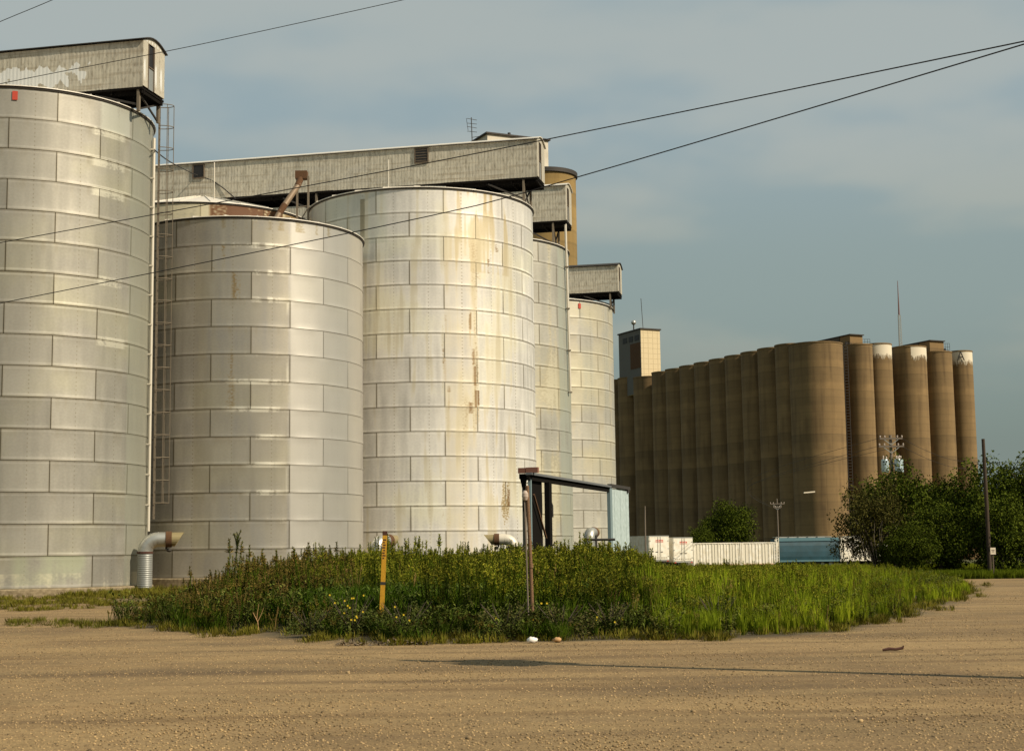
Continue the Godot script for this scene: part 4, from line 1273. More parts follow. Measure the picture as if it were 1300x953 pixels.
	gm.albedo_texture = layered_texture(1024, 1024, Color(0.95, 0.94, 0.92), 51, [[1, 1, 0.16, Color(0.62, 0.58, 0.52), 0.75, 0.05], [1, 1, 0.30, Color(1.0, 1.0, 1.0), 0.5, 0.0], [2, 2, 0.02, Color(0.80, 0.77, 0.72), 0.6, 0.1], [1, 1, 0.07, Color(0.36, 0.30, 0.24), 0.9, -0.40], [1, 1, 0.05, Color(0.62, 0.57, 0.50), 0.8, -0.05], [1, 1, 0.06, Color(1.0, 0.99, 0.96), 0.7, -0.25]])
	var nf := FastNoiseLite.new()
	nf.seed = 52; nf.frequency = 0.11; nf.fractal_octaves = 4
	var nt := NoiseTexture2D.new()
	nt.width = 1024; nt.height = 1024; nt.seamless = true; nt.as_normal_map = true; nt.bump_strength = 4.0; nt.noise = nf
	gm.normal_enabled = true
	gm.normal_texture = nt
	gm.normal_scale = 0.5
	var det := layered_texture(512, 512, Color(1, 1, 1), 61, [[12, 1, 0.03, Color(0.74, 0.70, 0.64), 0.8, 0.05], [2, 2, 0.012, Color(0.80, 0.78, 0.76), 0.7, 0.1]])
	gm.detail_enabled = true
	gm.detail_blend_mode = BaseMaterial3D.BLEND_MODE_MUL
	gm.detail_albedo = det
	gm.detail_uv_layer = BaseMaterial3D.DETAIL_UV_2
	gm.uv2_triplanar = true
	gm.uv2_world_triplanar = true
	gm.uv2_scale = Vector3.ONE * 0.045
	M.ground = gm
	# slip-formed concrete with lift lines and vertical streaks
	var cl := [[2, 24, 0.04, Color(0.24, 0.18, 0.10), 0.40, 0.0], [2, 2, 0.016, Color(0.58, 0.475, 0.31), 0.35, -0.05], [1, 1, 0.2, Color(0.30, 0.24, 0.17), 0.3, 0.0], [24, 1, 0.08, Color(0.56, 0.46, 0.32), 0.10, 0.0]]
	M.concrete = mat(Color.WHITE, 0.95)
	M.concrete.albedo_texture = layered_texture(512, 1024, Color(0.455, 0.372, 0.242), 71, cl, 32.0 / 1024.0)
	M.dark_concrete = mat(Color(0.075, 0.062, 0.045), 0.95)
	M.tan_concrete = mat(Color.WHITE, 0.95)
	M.tan_concrete.albedo_texture = layered_texture(512, 512, Color(0.51, 0.425, 0.255), 75, [[1, 16, 0.05, Color(0.44, 0.355, 0.19), 0.5, 0.0], [2, 2, 0.02, Color(0.58, 0.485, 0.30), 0.5, 0.0]], 32.0 / 512.0)
	# corrugated gallery sheet: grey, streaked; one gallery carries a strip of peeling whitewash
	var wl := [[1, 16, 0.06, Color(0.60, 0.58, 0.52), 0.75, 0.05], [2, 2, 0.015, Color(0.68, 0.67, 0.63), 0.5, 0.0], [1, 8, 0.15, Color(0.36, 0.32, 0.25), 0.5, -0.2], [8, 1, 0.03, Color(0.42, 0.36, 0.27), 0.4, -0.15]]
	M.gallery_sheet = mat(Color.WHITE, 0.62, 0.15)
	M.gallery_sheet.albedo_texture = layered_texture(1024, 256, Color(0.73, 0.71, 0.645), 81, wl)
	M.gallery_washed = mat(Color.WHITE, 0.62, 0.1)
	var im: Image = (M.gallery_sheet.albedo_texture as ImageTexture).get_image().duplicate()
	im.clear_mipmaps()
	var nb := noise_bytes(1024, 256, 1, 6, 0.03, 91, 4)
	for y in range(88, 236):
		for x in range(120, 520):
			var v := nb[y * 1024 + x] / 255.0 - 0.5
			var inside := minf(minf((x - 120) / 90.0, (y - 100) / 40.0), minf((215.0 + 0.06 * (x - 120) * sin(x * 0.02) - y) / 40.0, 1.0))
			if inside + v * 2.0 > 0.28:
				im.set_pixel(x, y, im.get_pixel(x, y).lerp(Color(0.84, 0.85, 0.84), 0.9))
	im.generate_mipmaps()
	M.gallery_washed.albedo_texture = ImageTexture.create_from_image(im)

func steel(t: ImageTexture, rough: float, metal: float) -> StandardMaterial3D:
	var m := StandardMaterial3D.new()
	m.albedo_texture = t
	m.roughness = rough
	m.metallic = metal
	m.cull_mode = BaseMaterial3D.CULL_DISABLED
	return m

# ------------------------------------------------------------------ the scene
func _ready() -> void:
	# camera
	var cam := Camera3D.new()
	cam.fov = 28.157
	cam.far = 6000.0
	cam.near = 0.1
	add_child(cam)
	cam.position = Vector3(0, 1.7, 0)
	cam.basis = Basis(Vector3.RIGHT, 0.117955) * Basis(Vector3(0, 0, 1), -0.013666)
	cam.current = true
	# sky and exposure
	var we := WorldEnvironment.new()
	var env := Environment.new()
	var sky := Sky.new()
	var pm := PanoramaSkyMaterial.new()
	pm.panorama = sky_panorama()
	sky.sky_material = pm
	env.background_mode = Environment.BG_SKY
	env.sky = sky
	env.tonemap_mode = Environment.TONE_MAPPER_LINEAR
	env.tonemap_exposure = 1.25
	env.sdfgi_enabled = true
	env.ssao_enabled = true
	env.ssil_enabled = true
	we.environment = env
	add_child(we)
	# low warm sun, behind the camera's right shoulder
	var sun := DirectionalLight3D.new()
	sun.light_color = Color(1.0, 0.935, 0.835)
	sun.light_energy = 1.5
	sun.light_angular_distance = 0.5
	sun.shadow_enabled = true
	add_child(sun)
	var az := deg_to_rad(60.0)
	var el := deg_to_rad(39.0)
	sun.look_at_from_position(Vector3(sin(az) * cos(el), sin(el), cos(az) * cos(el)) * 50.0, Vector3.ZERO)

	build_materials()
	build_ground()
	build_bins()
	build_elevator()
	build_tan_tower()
	build_yard()
	build_cables()
	build_trees()
	build_weeds()
	build_gravel()
	build_small_things()

func build_bins() -> void:
	rng.seed = 101
	# [theta0, theta1, course0, course1, colour, strength, threshold, edge degrees, blotch, streak, grain]
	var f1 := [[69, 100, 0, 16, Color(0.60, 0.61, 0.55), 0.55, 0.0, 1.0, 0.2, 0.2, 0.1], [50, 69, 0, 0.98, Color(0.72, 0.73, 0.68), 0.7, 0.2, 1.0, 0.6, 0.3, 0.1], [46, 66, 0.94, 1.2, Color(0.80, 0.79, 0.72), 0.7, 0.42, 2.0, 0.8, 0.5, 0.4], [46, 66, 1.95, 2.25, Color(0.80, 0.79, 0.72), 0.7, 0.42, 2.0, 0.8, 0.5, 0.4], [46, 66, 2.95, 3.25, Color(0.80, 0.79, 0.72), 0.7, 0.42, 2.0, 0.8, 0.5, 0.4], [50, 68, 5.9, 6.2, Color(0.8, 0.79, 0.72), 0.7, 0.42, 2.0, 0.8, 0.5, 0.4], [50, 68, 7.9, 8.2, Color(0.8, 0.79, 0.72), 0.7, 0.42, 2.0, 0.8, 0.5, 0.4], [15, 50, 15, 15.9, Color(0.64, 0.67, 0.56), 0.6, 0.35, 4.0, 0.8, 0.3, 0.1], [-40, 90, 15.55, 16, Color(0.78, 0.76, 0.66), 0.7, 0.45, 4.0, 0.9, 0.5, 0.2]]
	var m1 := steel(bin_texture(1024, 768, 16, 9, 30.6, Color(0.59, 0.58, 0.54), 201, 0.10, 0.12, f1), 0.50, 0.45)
	bin("grain_bin", "tallest nearest steel bin with a caged ladder and a small red tag at its rim", -24.41, 73.86, 6.227, 23.59, 0.39, 16, 9, 30.6, 1.2, m1)
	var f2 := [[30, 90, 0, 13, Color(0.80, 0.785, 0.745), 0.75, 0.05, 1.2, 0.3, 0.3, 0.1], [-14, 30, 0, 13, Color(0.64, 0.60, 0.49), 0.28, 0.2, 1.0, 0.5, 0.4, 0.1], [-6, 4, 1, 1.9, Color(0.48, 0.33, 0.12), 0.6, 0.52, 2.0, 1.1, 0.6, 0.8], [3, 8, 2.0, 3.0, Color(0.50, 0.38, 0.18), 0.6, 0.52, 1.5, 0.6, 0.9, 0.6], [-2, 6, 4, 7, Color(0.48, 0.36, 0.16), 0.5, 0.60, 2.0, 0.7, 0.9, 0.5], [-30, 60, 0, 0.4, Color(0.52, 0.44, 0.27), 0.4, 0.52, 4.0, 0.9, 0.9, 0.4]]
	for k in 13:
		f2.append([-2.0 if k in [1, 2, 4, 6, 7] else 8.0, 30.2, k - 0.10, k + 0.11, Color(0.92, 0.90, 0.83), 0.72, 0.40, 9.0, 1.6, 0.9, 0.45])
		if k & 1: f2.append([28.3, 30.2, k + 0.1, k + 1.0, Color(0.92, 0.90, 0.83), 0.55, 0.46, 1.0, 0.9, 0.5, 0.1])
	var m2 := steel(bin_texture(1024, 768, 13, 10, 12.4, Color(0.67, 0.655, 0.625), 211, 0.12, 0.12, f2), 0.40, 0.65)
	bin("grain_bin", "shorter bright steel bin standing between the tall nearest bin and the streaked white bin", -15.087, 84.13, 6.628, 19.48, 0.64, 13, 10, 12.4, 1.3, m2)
	var f3 := [[-27.6, -24.6, 0.3, 1.95, Color(0.42, 0.36, 0.24), 0.8, 0.1, 0.4, 0.3, 0.3, 0.2], [-95, -12, 0, 2.2, Color(0.66, 0.68, 0.62), 0.4, 0.12, 3.0, 0.5, 0.5, 0.1], [14, 56, 0, 15, Color(0.72, 0.66, 0.52), 0.42, 0.50, 2.0, 0.7, 1.3, 0.1], [16, 52, 0, 3.4, Color(0.66, 0.57, 0.38), 0.55, 0.54, 2.0, 0.9, 1.4, 0.12], [11, 17, 3.0, 15, Color(0.36, 0.24, 0.10), 0.5, 0.84, 1.5, 1.0, 0.9, 1.1], [20, 32, 2.2, 10, Color(0.37, 0.22, 0.08), 0.6, 0.92, 2.0, 1.1, 0.8, 1.2], [29, 33, 3.4, 10, Color(0.36, 0.21, 0.08), 0.6, 0.82, 1.0, 0.9, 1.0, 1.0], [-30, 60, 0.0, 15, Color(0.86, 0.85, 0.78), 0.5, 0.54, 4.0, 0.9, 0.9, 0.2], [43, 50, 12, 14, Color(0.46, 0.34, 0.14), 0.6, 0.54, 1.0, 0.9, 0.9, 0.9], [-60, 60, 0.0, 15, Color(0.60, 0.54, 0.40), 0.25, 0.68, 4.0, 0.4, 1.3, 0.25]]  # second entry paints a cast shadow onto the upper west plates
	# rust that starts at single bolts and seams and runs a short way down
	for s in [[14.3, 6.75, 2.2, 0.5], [16.5, 6.7, 1.2, 0.3], [28.3, 6.7, 1.3, 0.55], [29.2, 7.4, 0.9, 0.7], [29.6, 8.4, 0.9, 0.6], [26.9, 5.2, 1.0, 0.6], [26.5, 4.8, 0.9, 0.5], [16.0, 8.1, 1.1, 0.3], [26.8, 8.9, 1.4, 0.35], [31.0, 8.4, 0.8, 0.5], [14.8, 5.2, 0.8, 0.3], [49.0, 12.4, 1.2, 0.6], [43.0, 1.95, 1.6, 0.5], [38.0, 2.9, 1.2, 0.5]]:
		f3.append([s[0] - s[2], s[0] + s[2], s[1] - 0.1, s[1] + s[3], Color(0.37, 0.245, 0.11), 0.75, 0.50, s[2] * 0.8, 1.6, 1.0, 0.4])
		f3.append([s[0] - s[2] * 0.4, s[0] + s[2] * 0.4, s[1] + s[3] * 0.5, s[1] + s[3] + 0.7, Color(0.58, 0.46, 0.28), 0.45, 0.42, s[2] * 0.3, 0.4, 0.8, 0.2])
	f3.append([13.8, 30.3, 2.0, 15.0, Color(0.74, 0.68, 0.54), 0.24, 0.25, 0.6, 0.8, 0.4, 0.15])
	var m3 := steel(bin_texture(1024, 768, 15, 11, 14.0, Color(0.82, 0.81, 0.78), 221, 0.12, 0.20, f3), 0.48, 0.32)
	bin("grain_bin", "broad white steel bin with brown rust streaks under the long gallery", -5.69, 94.32, 7.16, 23.32, 1.57, 15, 11, 14.0, 1.75, m3)
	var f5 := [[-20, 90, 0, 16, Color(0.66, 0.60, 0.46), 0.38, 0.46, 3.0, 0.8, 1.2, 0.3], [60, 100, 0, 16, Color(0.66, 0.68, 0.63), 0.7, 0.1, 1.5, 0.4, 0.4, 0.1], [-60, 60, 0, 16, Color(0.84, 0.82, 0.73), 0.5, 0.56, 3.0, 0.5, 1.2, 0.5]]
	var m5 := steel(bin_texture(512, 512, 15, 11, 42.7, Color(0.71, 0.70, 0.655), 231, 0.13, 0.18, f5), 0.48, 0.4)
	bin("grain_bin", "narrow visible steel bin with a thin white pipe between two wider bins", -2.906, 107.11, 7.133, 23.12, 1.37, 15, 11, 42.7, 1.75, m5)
	var f6 := [[-20, 100, 0, 16, Color(0.74, 0.69, 0.57), 0.3, 0.46, 3.0, 0.8, 0.8, 0.3]]
	var m6 := steel(bin_texture(512, 512, 15, 11, 34.3, Color(0.71, 0.70, 0.655), 241, 0.10, 0.12, f6), 0.48, 0.35)
	bin("grain_bin", "farthest steel bin beside the concrete elevator under the short gallery", 1.721, 129.11, 7.118, 22.49, 0.74, 15, 11, 34.3, 1.6, m6)
	var f4 := [[14, 56, 0, 1.1, Color(0.33, 0.19, 0.07), 0.92, 0.36, 1.5, 0.7, 1.2, 0.6], [56, 100, 0, 1.0, Color(0.46, 0.36, 0.22), 0.7, 0.45, 2.0, 0.7, 1.0, 0.6], [-30, 14, 0, 1, Color(0.70, 0.67, 0.56), 0.6, 0.3, 2.0, 0.5, 0.5, 0.5]]
	var m4 := steel(bin_texture(512, 512, 15, 11, 10.0, Color(0.68, 0.66, 0.57), 251, 0.15, 0.2, f4), 0.65, 0.1)
	bin("grain_bin", "steel bin with a white cone roof and rusty top ring behind the shorter bright bin", -20.35, 97.5, 7.16, 23.4, 1.3, 15, 11, 10.0, 2.05, m4, 3)

	gallery("gallery with a peeling white painted strip above the tallest nearest bin", Vector3(-17.95, 0, -71.2), 17.0, 24.72, 27.02, M.gallery_washed, M.dark_steel, [], [[0.25, -1.25], [11.0, -0.9]])
	gallery("long gallery with two small windows above the streaked white bin", Vector3(1.75, 0, -91.5), 31.0, 25.1, 27.45, M.gallery_sheet, M.white_roof, [[22.75, 1.83, 0.72, 0.82, 0], [7.5, 1.82, 0.80, 0.86, 5]], [[0.9, -1.9], [14.6, -1.8]])
	gallery("gallery half hidden behind the long one above the narrow bin", Vector3(3.98, 0, -104.4), 26.0, 25.2, 27.65, M.gallery_sheet, M.white_roof, [], [[0.95, -2.3], [16.0, -1.9]])
	gallery("short distant gallery above the farthest steel bin", Vector3(9.17, 0, -126.3), 17.0, 23.85, 26.05, M.gallery_sheet, M.dark_steel, [], [[0.7, -1.6]])

	# fittings on the nearest bin: small red tag, rain pipe, caged ladder
	var b1: Node3D = get_node("grain_bin")
	var gy: float = b1.position.y
	var tag_at := func(th: float, R: float, y: float) -> Vector3: return Vector3(sin(deg_to_rad(th)) * R, y - gy, cos(deg_to_rad(th)) * R)
	part("red_tag", Geo.new().box(tag_at.call(12.8, 6.26, 23.2), Vector3(0.24, 0.42, 0.02), Basis(Vector3.UP, deg_to_rad(12.8))), M.red_paint, b1)
	var dp := part("downpipe", Geo.new().path([tag_at.call(93.0, 6.36, 22.9), tag_at.call(93.0, 6.36, 12.0), tag_at.call(93.0, 6.36, 3.0)], 0.075, 10), M.pipe_white, b1)
	for k in 13:
		part("bracket", Geo.new().box(tag_at.call(93.0, 6.30, 22.3 - k * 1.5), Vector3(0.22, 0.07, 0.22)), M.pipe_white, dp)
	var la := part("ladder", Geo.new().bar(tag_at.call(99.0, 6.55, 3.6), tag_at.call(99.0, 6.55, 24.9), 0.05).bar(tag_at.call(95.0, 6.55, 3.6), tag_at.call(95.0, 6.55, 24.9), 0.05), M.old_steel, b1)
	var rg := Geo.new()
	for k in 70:
		rg.bar(tag_at.call(99.0, 6.55, 3.8 + k * 0.3), tag_at.call(95.0, 6.55, 3.8 + k * 0.3), 0.025)
	part("rung", rg, M.old_steel, la)
	for k in 19:
		var y := 4.4 + k * 1.13
		var hp := []
		for j in 11:
			var a: float = PI * (j / 10.0)
			hp.append(tag_at.call(97.0 - 3.0 * cos(a), 6.55 + 0.72 * sin(a), y))
		part("cage_hoop", Geo.new().path(hp, 0.022, 5, false), M.old_steel, la)
	for j in [2, 5, 8]:
		var a: float = PI * (j / 10.0)
		part("cage_bar", Geo.new().bar(tag_at.call(97.0 - 3.0 * cos(a), 6.55 + 0.72 * sin(a), 4.4), tag_at.call(97.0 - 3.0 * cos(a), 6.55 + 0.72 * sin(a), 24.75), 0.03), M.old_steel, la)
	# red tag on the farthest bin, thin pipe down the narrow one
	var b6: Node3D = get_node("grain_bin_004")
	var g6: float = b6.position.y
	part("red_tag", Geo.new().box(Vector3(sin(deg_to_rad(34.0)) * 7.15, 22.05 - g6, cos(deg_to_rad(34.0)) * 7.15), Vector3(0.25, 0.42, 0.03), Basis(Vector3.UP, 0.59)), M.red_paint, b6)
	var b5: Node3D = get_node("grain_bin_003")
	var g5: float = b5.position.y
	var pp := []
	for k in 5:
		var th := deg_to_rad(lerpf(70.0, 74.0, k / 4.0))
		pp.append(Vector3(sin(th) * 7.3, lerpf(24.9, 13.0, k / 4.0) - g5, cos(th) * 7.3))
	var th_pipe := part("downpipe", Geo.new().path(pp, 0.085, 8), M.pipe_white, b5)
	for k in 4: part("bracket", Geo.new().box(pp[k + 1] - Vector3(0, 0.1, 0), Vector3(0.26, 0.07, 0.26)), M.old_steel, th_pipe)
	# roof rods
	for q in [["thin white rod on the cone roof of the rusty topped bin", -18.9, 24.9, 93.6], ["thin rod rising from the roof of the streaked white bin", -7.42, 23.9, 89.8]]:
		single("roof_rod", Geo.new().path([away(q[1], q[2] - 0.9, q[3]), away(q[1], q[2] + 1.9, q[3])], 0.035, 6), M.pipe_white, q[0], "rod", "rods on the bin roofs")
	# rusty spout that feeds the shorter bin from the long gallery, and its stand
	var s := thing("grain_spout", "rusty grain spout slanting from the long gallery to the shorter bin's roof", "spout", away(-13.0, 22.0, 91.2))
	part("chute", Geo.new().path([Vector3(-0.1, 3.5, -1.0), Vector3(-0.25, 2.8, -0.6), Vector3(-1.2, 0.9, 0.4), Vector3(-1.5, 0.2, 0.7)], 0.19, 12), M.chute, s)
	part("chute_head", Geo.new().box(Vector3(-0.1, 3.5, -1.0), Vector3(0.75, 0.5, 0.6)), M.rust, s)
	part("rusted_sleeve", Geo.new().path([Vector3(-0.98, 1.35, 0.18), Vector3(-1.28, 0.72, 0.47)], 0.205, 12), M.rust, s)
	part("rusted_sleeve", Geo.new().path([Vector3(-0.1, 3.4, -0.95), Vector3(-0.3, 2.7, -0.54)], 0.205, 12), M.rust, s)
	for x in [-0.35, 0.35]:
		part("leg", Geo.new().bar(Vector3(x, -1.2, -0.8), Vector3(x, 3.4, -0.8), 0.12), M.old_steel, s)
	part("brace", Geo.new().bar(Vector3(-0.35, 0.2, -0.8), Vector3(0.35, 1.4, -0.8), 0.06).bar(Vector3(-0.35, 1.4, -0.8), Vector3(0.35, 1.5, -0.8), 0.06), M.old_steel, s)

func build_yard() -> void:
	duct("corrugated duct with a rusty flange at the foot of the tallest bin", away(-17.72, 0.25, 72.2), Vector3(0.98, 0, -0.2), 0.355, 1.7, M.galv)
	duct("duct with a grey elbow beside the yellow marker post", away(-7.15, 0.7, 78.0), Vector3(0.5, 0, -0.87), 0.33, 1.15, M.galv, true, 0.55)
	duct("white elbow duct with a rusty spout at the foot of the streaked white bin", away(-0.05, 1.0, 84.2), Vector3(-1.0, 0, 0.0), 0.30, 1.0, M.pipe_white, false, 0.45)
	duct("grey duct seen through the open shed frame", away(5.75, 0.9, 115.0), Vector3(0.35, 0, -0.94), 0.42, 1.75, M.galv, true, 0.5)
	# open loading shed: posts, long beam, pale blue side wall
	var t := thing("loading_shed", "open frame shed with dark posts, a sloping beam and a pale blue side wall", "shed", away(0.661, 0.2, 62.0), -0.2977)
	# local -z runs along the shed away from the lot
	var P := func(x: float, y: float, s: float) -> Vector3: return Vector3(x, y, -s)
	part("beam", Geo.new().box(P.call(0, 4.58, 6.9), Vector3(0.12, 0.22, 14.2)), M.black_steel, t)
	part("beam_flange", Geo.new().box(P.call(0.04, 4.74, 6.9), Vector3(0.26, 0.10, 14.2)), M.beam, t)
	part("post", Geo.new().box(P.call(0.0, 2.3, 0.05), Vector3(0.12, 4.5, 0.14)), M.shed_edge, t)
	part("post", Geo.new().box(P.call(0.02, 2.3, 2.75), Vector3(0.22, 4.4, 0.42)), M.black_steel, t)
	part("post", Geo.new().box(P.call(-0.29, 2.3, 0.2), Vector3(0.14, 4.5, 0.14)), M.old_steel, t)
	part("back_panel", Geo.new().box(P.call(-0.10, 2.4, 1.35), Vector3(0.05, 4.4, 1.55)), M.black_steel, t)
	var gs := Geo.new()
	for q in [[-0.29, 4.72], [0.0, 4.72]]:
		gs.bar(P.call(q[0], 3.2, 0.12), P.call(q[0], 4.55, 0.12), 0.1)
	gs.tri(P.call(-0.46, 4.75, 0.02), P.call(-0.04, 4.75, 0.02), P.call(-0.27, 3.9, 0.02))
	gs.box(P.call(-0.22, 4.64, 0.1), Vector3(0.46, 0.2, 0.16))
	part("gusset", gs, M.black_steel, t)
	for k in 2:
		part("fascia_board", Geo.new().box(P.call(-0.31 + k * 0.44, 4.88 + 0.012 * k, 0.0), Vector3(0.30 + 0.22 * k, 0.22, 0.20)), M.fascia, t)
	part("brace", Geo.new().bar(P.call(0.06, 3.9, 0.4), P.call(0.06, 2.1, 2.2), 0.07), M.rust, t)
	var n := 6
	for k in n:
		part("wall_board", Geo.new().box(P.call(0.03 + 0.008 * (k % 2), 2.32, 14.4 + (k + 0.5) * 0.65), Vector3(0.05, 4.7, 0.64)), M.shed_blue, t)
	part("corner_post", Geo.new().box(P.call(0.02, 2.32, 14.15), Vector3(0.16, 4.75, 0.46)), M.shed_edge, t)
	part("roof_edge", Geo.new().box(P.call(0.05, 4.80, 16.2), Vector3(0.22, 0.16, 4.3)).box(P.call(0.05, 4.68, 18.0), Vector3(0.2, 0.22, 0.3)), M.dark_steel, t)
	part("downspout", Geo.new().path([P.call(0.08, 4.6, 14.0), P.call(0.08, 0.2, 14.0)], 0.06, 8), M.shed_edge, t)
	part("conduit", Geo.new().path([P.call(-0.02, 3.9, 3.0), P.call(0.14, 3.5, 3.02), P.call(0.14, 3.0, 3.02)], 0.03, 5), M.dark_steel, t)
	# pipe rail beside the duct
	var r := thing("pipe_rail", "dark two bar pipe rail beside the duct under the shed beam", "railing", away(4.0, 0.5, 73.4), -0.12)
	for x in [0.0]:
		part("post", Geo.new().path([Vector3(x, 0, 0), Vector3(x, 2.0, 0)], 0.055, 8), M.dark_steel, r)
	for y in [1.78, 1.02]:
		part("rail", Geo.new().path([Vector3(-0.28, y, 0), Vector3(0.92, y, 0)], 0.06, 8), M.dark_steel, r)
	# rusty pipe pole with a lamp head, in the weeds
	var p := thing("pipe_pole", "tall rusty pipe pole with a small white lamp head standing in the weeds", "pole", away(0.33, 0.05, 31.4))
	p.scale = Vector3.ONE * 0.89
	part("pipe", Geo.new().path([Vector3(0.04, -0.1, 0), Vector3(0.0, 1.8, 0), Vector3(-0.05, 3.42, 0)], 0.046, 10), M.pipe_rust, p)
	part("conduit", Geo.new().path([Vector3(-0.06, 0, 0.03), Vector3(-0.09, 1.8, 0.02), Vector3(-0.12, 3.1, 0.0)], 0.022, 6), M.pole_grey, p)
	part("coupling", Geo.new().path([Vector3(0.012, 1.50, 0), Vector3(0.008, 1.60, 0)], 0.060, 10), M.pipe_rust, p)
	part("lamp_head", Geo.new().lathe([Vector2(0.0, 3.06), Vector2(0.055, 3.08), Vector2(0.08, 3.16), Vector2(0.075, 3.24), Vector2(0.04, 3.30), Vector2(0.0, 3.31)], 14, Vector3(-0.10, 0, 0.02)), M.porcelain, p)
	# yellow marker post
	var y := thing("marker_post", "leaning yellow pipeline marker post with black print and a black band", "marker post", away(-2.98, 0.1, 33.6))
	y.scale = Vector3(0.7, 0.94, 0.7)
	y.rotation.z = -0.045
	part("post", Geo.new().box(Vector3(0, 1.1, 0), Vector3(0.145, 2.24, 0.05)), M.yellow, y)
	part("band", Geo.new().box(Vector3(0, 1.03, 0), Vector3(0.155, 0.07, 0.06)), M.dark_paint, y)
	part("cap", Geo.new().box(Vector3(0, 2.21, 0), Vector3(0.15, 0.10, 0.055)), M.rust_dark, y)
	var pr := Geo.new()
	for k in 8:
		pr.box(Vector3(-0.02 + 0.02 * (k % 2), 1.62 + k * 0.062, 0.027), Vector3(0.055 + 0.02 * ((k * 5) % 3), 0.032, 0.004))
	part("print", pr, M.rust_dark, y)

	# trailers and rail cars
	trailer("white trailer farther from the blue rail car with red print on its doors", away(15.85, -0.52, 165.0), 0.444, true)
	trailer("white trailer next to the ribbed containers with red print on its doors", away(18.62, -0.72, 166.32), 0.444, true)
	ribbed_container("longer ribbed white container beside the two trailers", away(20.2, -0.62, 170.0), away(25.78, -0.62, 171.6), 2.52)
	ribbed_container("shorter ribbed white container beside the blue rail car", away(25.9, -0.62, 171.7), away(29.8, -0.62, 172.8), 2.52)
	hopper_car("blue covered hopper car with a paler top edge", away(30.75, -0.5, 177.5), away(38.6, -0.5, 179.0), M.blue_car, M.blue_pale, 3.3)
	hopper_car("white hopper car half hidden behind the roadside trees", away(38.75, -0.5, 179.0), away(47.0, -0.5, 180.6), M.trailer_white, M.trailer_white, 3.3)

	# poles
	utility_pole("bare dark utility pole rising from the trees beside the gravel road", away(26.45, 0, 84.0), 7.7, 0.125, [], [], 0.0, M.pole_wood)
	var pb := utility_pole("utility pole with two crossarms and three transformers above the trees", away(26.55, -0.3, 105.0), 9.85, 0.14, [[9.6, 1.6], [9.05, 1.75]], [Vector3(-0.48, 7.7, 0.1), Vector3(0.40, 7.7, 0.25), Vector3(0.62, 7.7, -0.2)], 0.0, M.pole_grey)
	part("cross_brace", Geo.new().box(Vector3(0.05, 7.85, 0.0), Vector3(1.2, 0.1, 0.1)), M.galv, pb)
	utility_pole("thin pole with a short crossarm in front of the dark cells", away(35.1, -0.5, 200.0), 8.9, 0.10, [[8.2, 1.9], [7.7, 1.0]], [], 0.0, M.pole_grey)
	single("vent_pipe", Geo.new().path([away(10.55, -0.3, 121.0), away(10.55, 4.0, 121.0), away(10.58, 5.3, 121.0)], [0.06, 0.06, 0.04], 8), M.pole_grey, "thin grey standpipe beside the pale blue shed wall", "pipe")
	utility_pole("stout utility pole at the lot edge carrying both long cables", away(7.42, 0, 19.3), 8.62, 0.15, [], [Vector3(0.42, 7.5, -0.1), Vector3(0.30, 7.5, 0.5), Vector3(0.85, 7.5, 0.35)], 0.0, M.pole_wood)
	part("alley_arm", Geo.new().box(Vector3(0.9, 8.4, 0.2), Vector3(1.7, 0.12, 0.11)), M.pole_wood, get_node("utility_pole_003"))
	# small sign on a post by the trees
	var sg := thing("road_sign", "small pale sign on a post before the dark trees", "sign", away(25.6, 0, 80.6))
	part("post", Geo.new().box(Vector3(0, 0.8, -0.03), Vector3(0.06, 1.6, 0.05)), M.old_wood, sg)
	part("panel", Geo.new().box(Vector3(0, 1.45, 0.02), Vector3(0.28, 0.36, 0.02)), M.whitewash, sg)
	part("print", Geo.new().box(Vector3(0, 1.50, 0.035), Vector3(0.16, 0.03, 0.004)).box(Vector3(0, 1.42, 0.035), Vector3(0.12, 0.03, 0.004)), M.old_wood, sg)

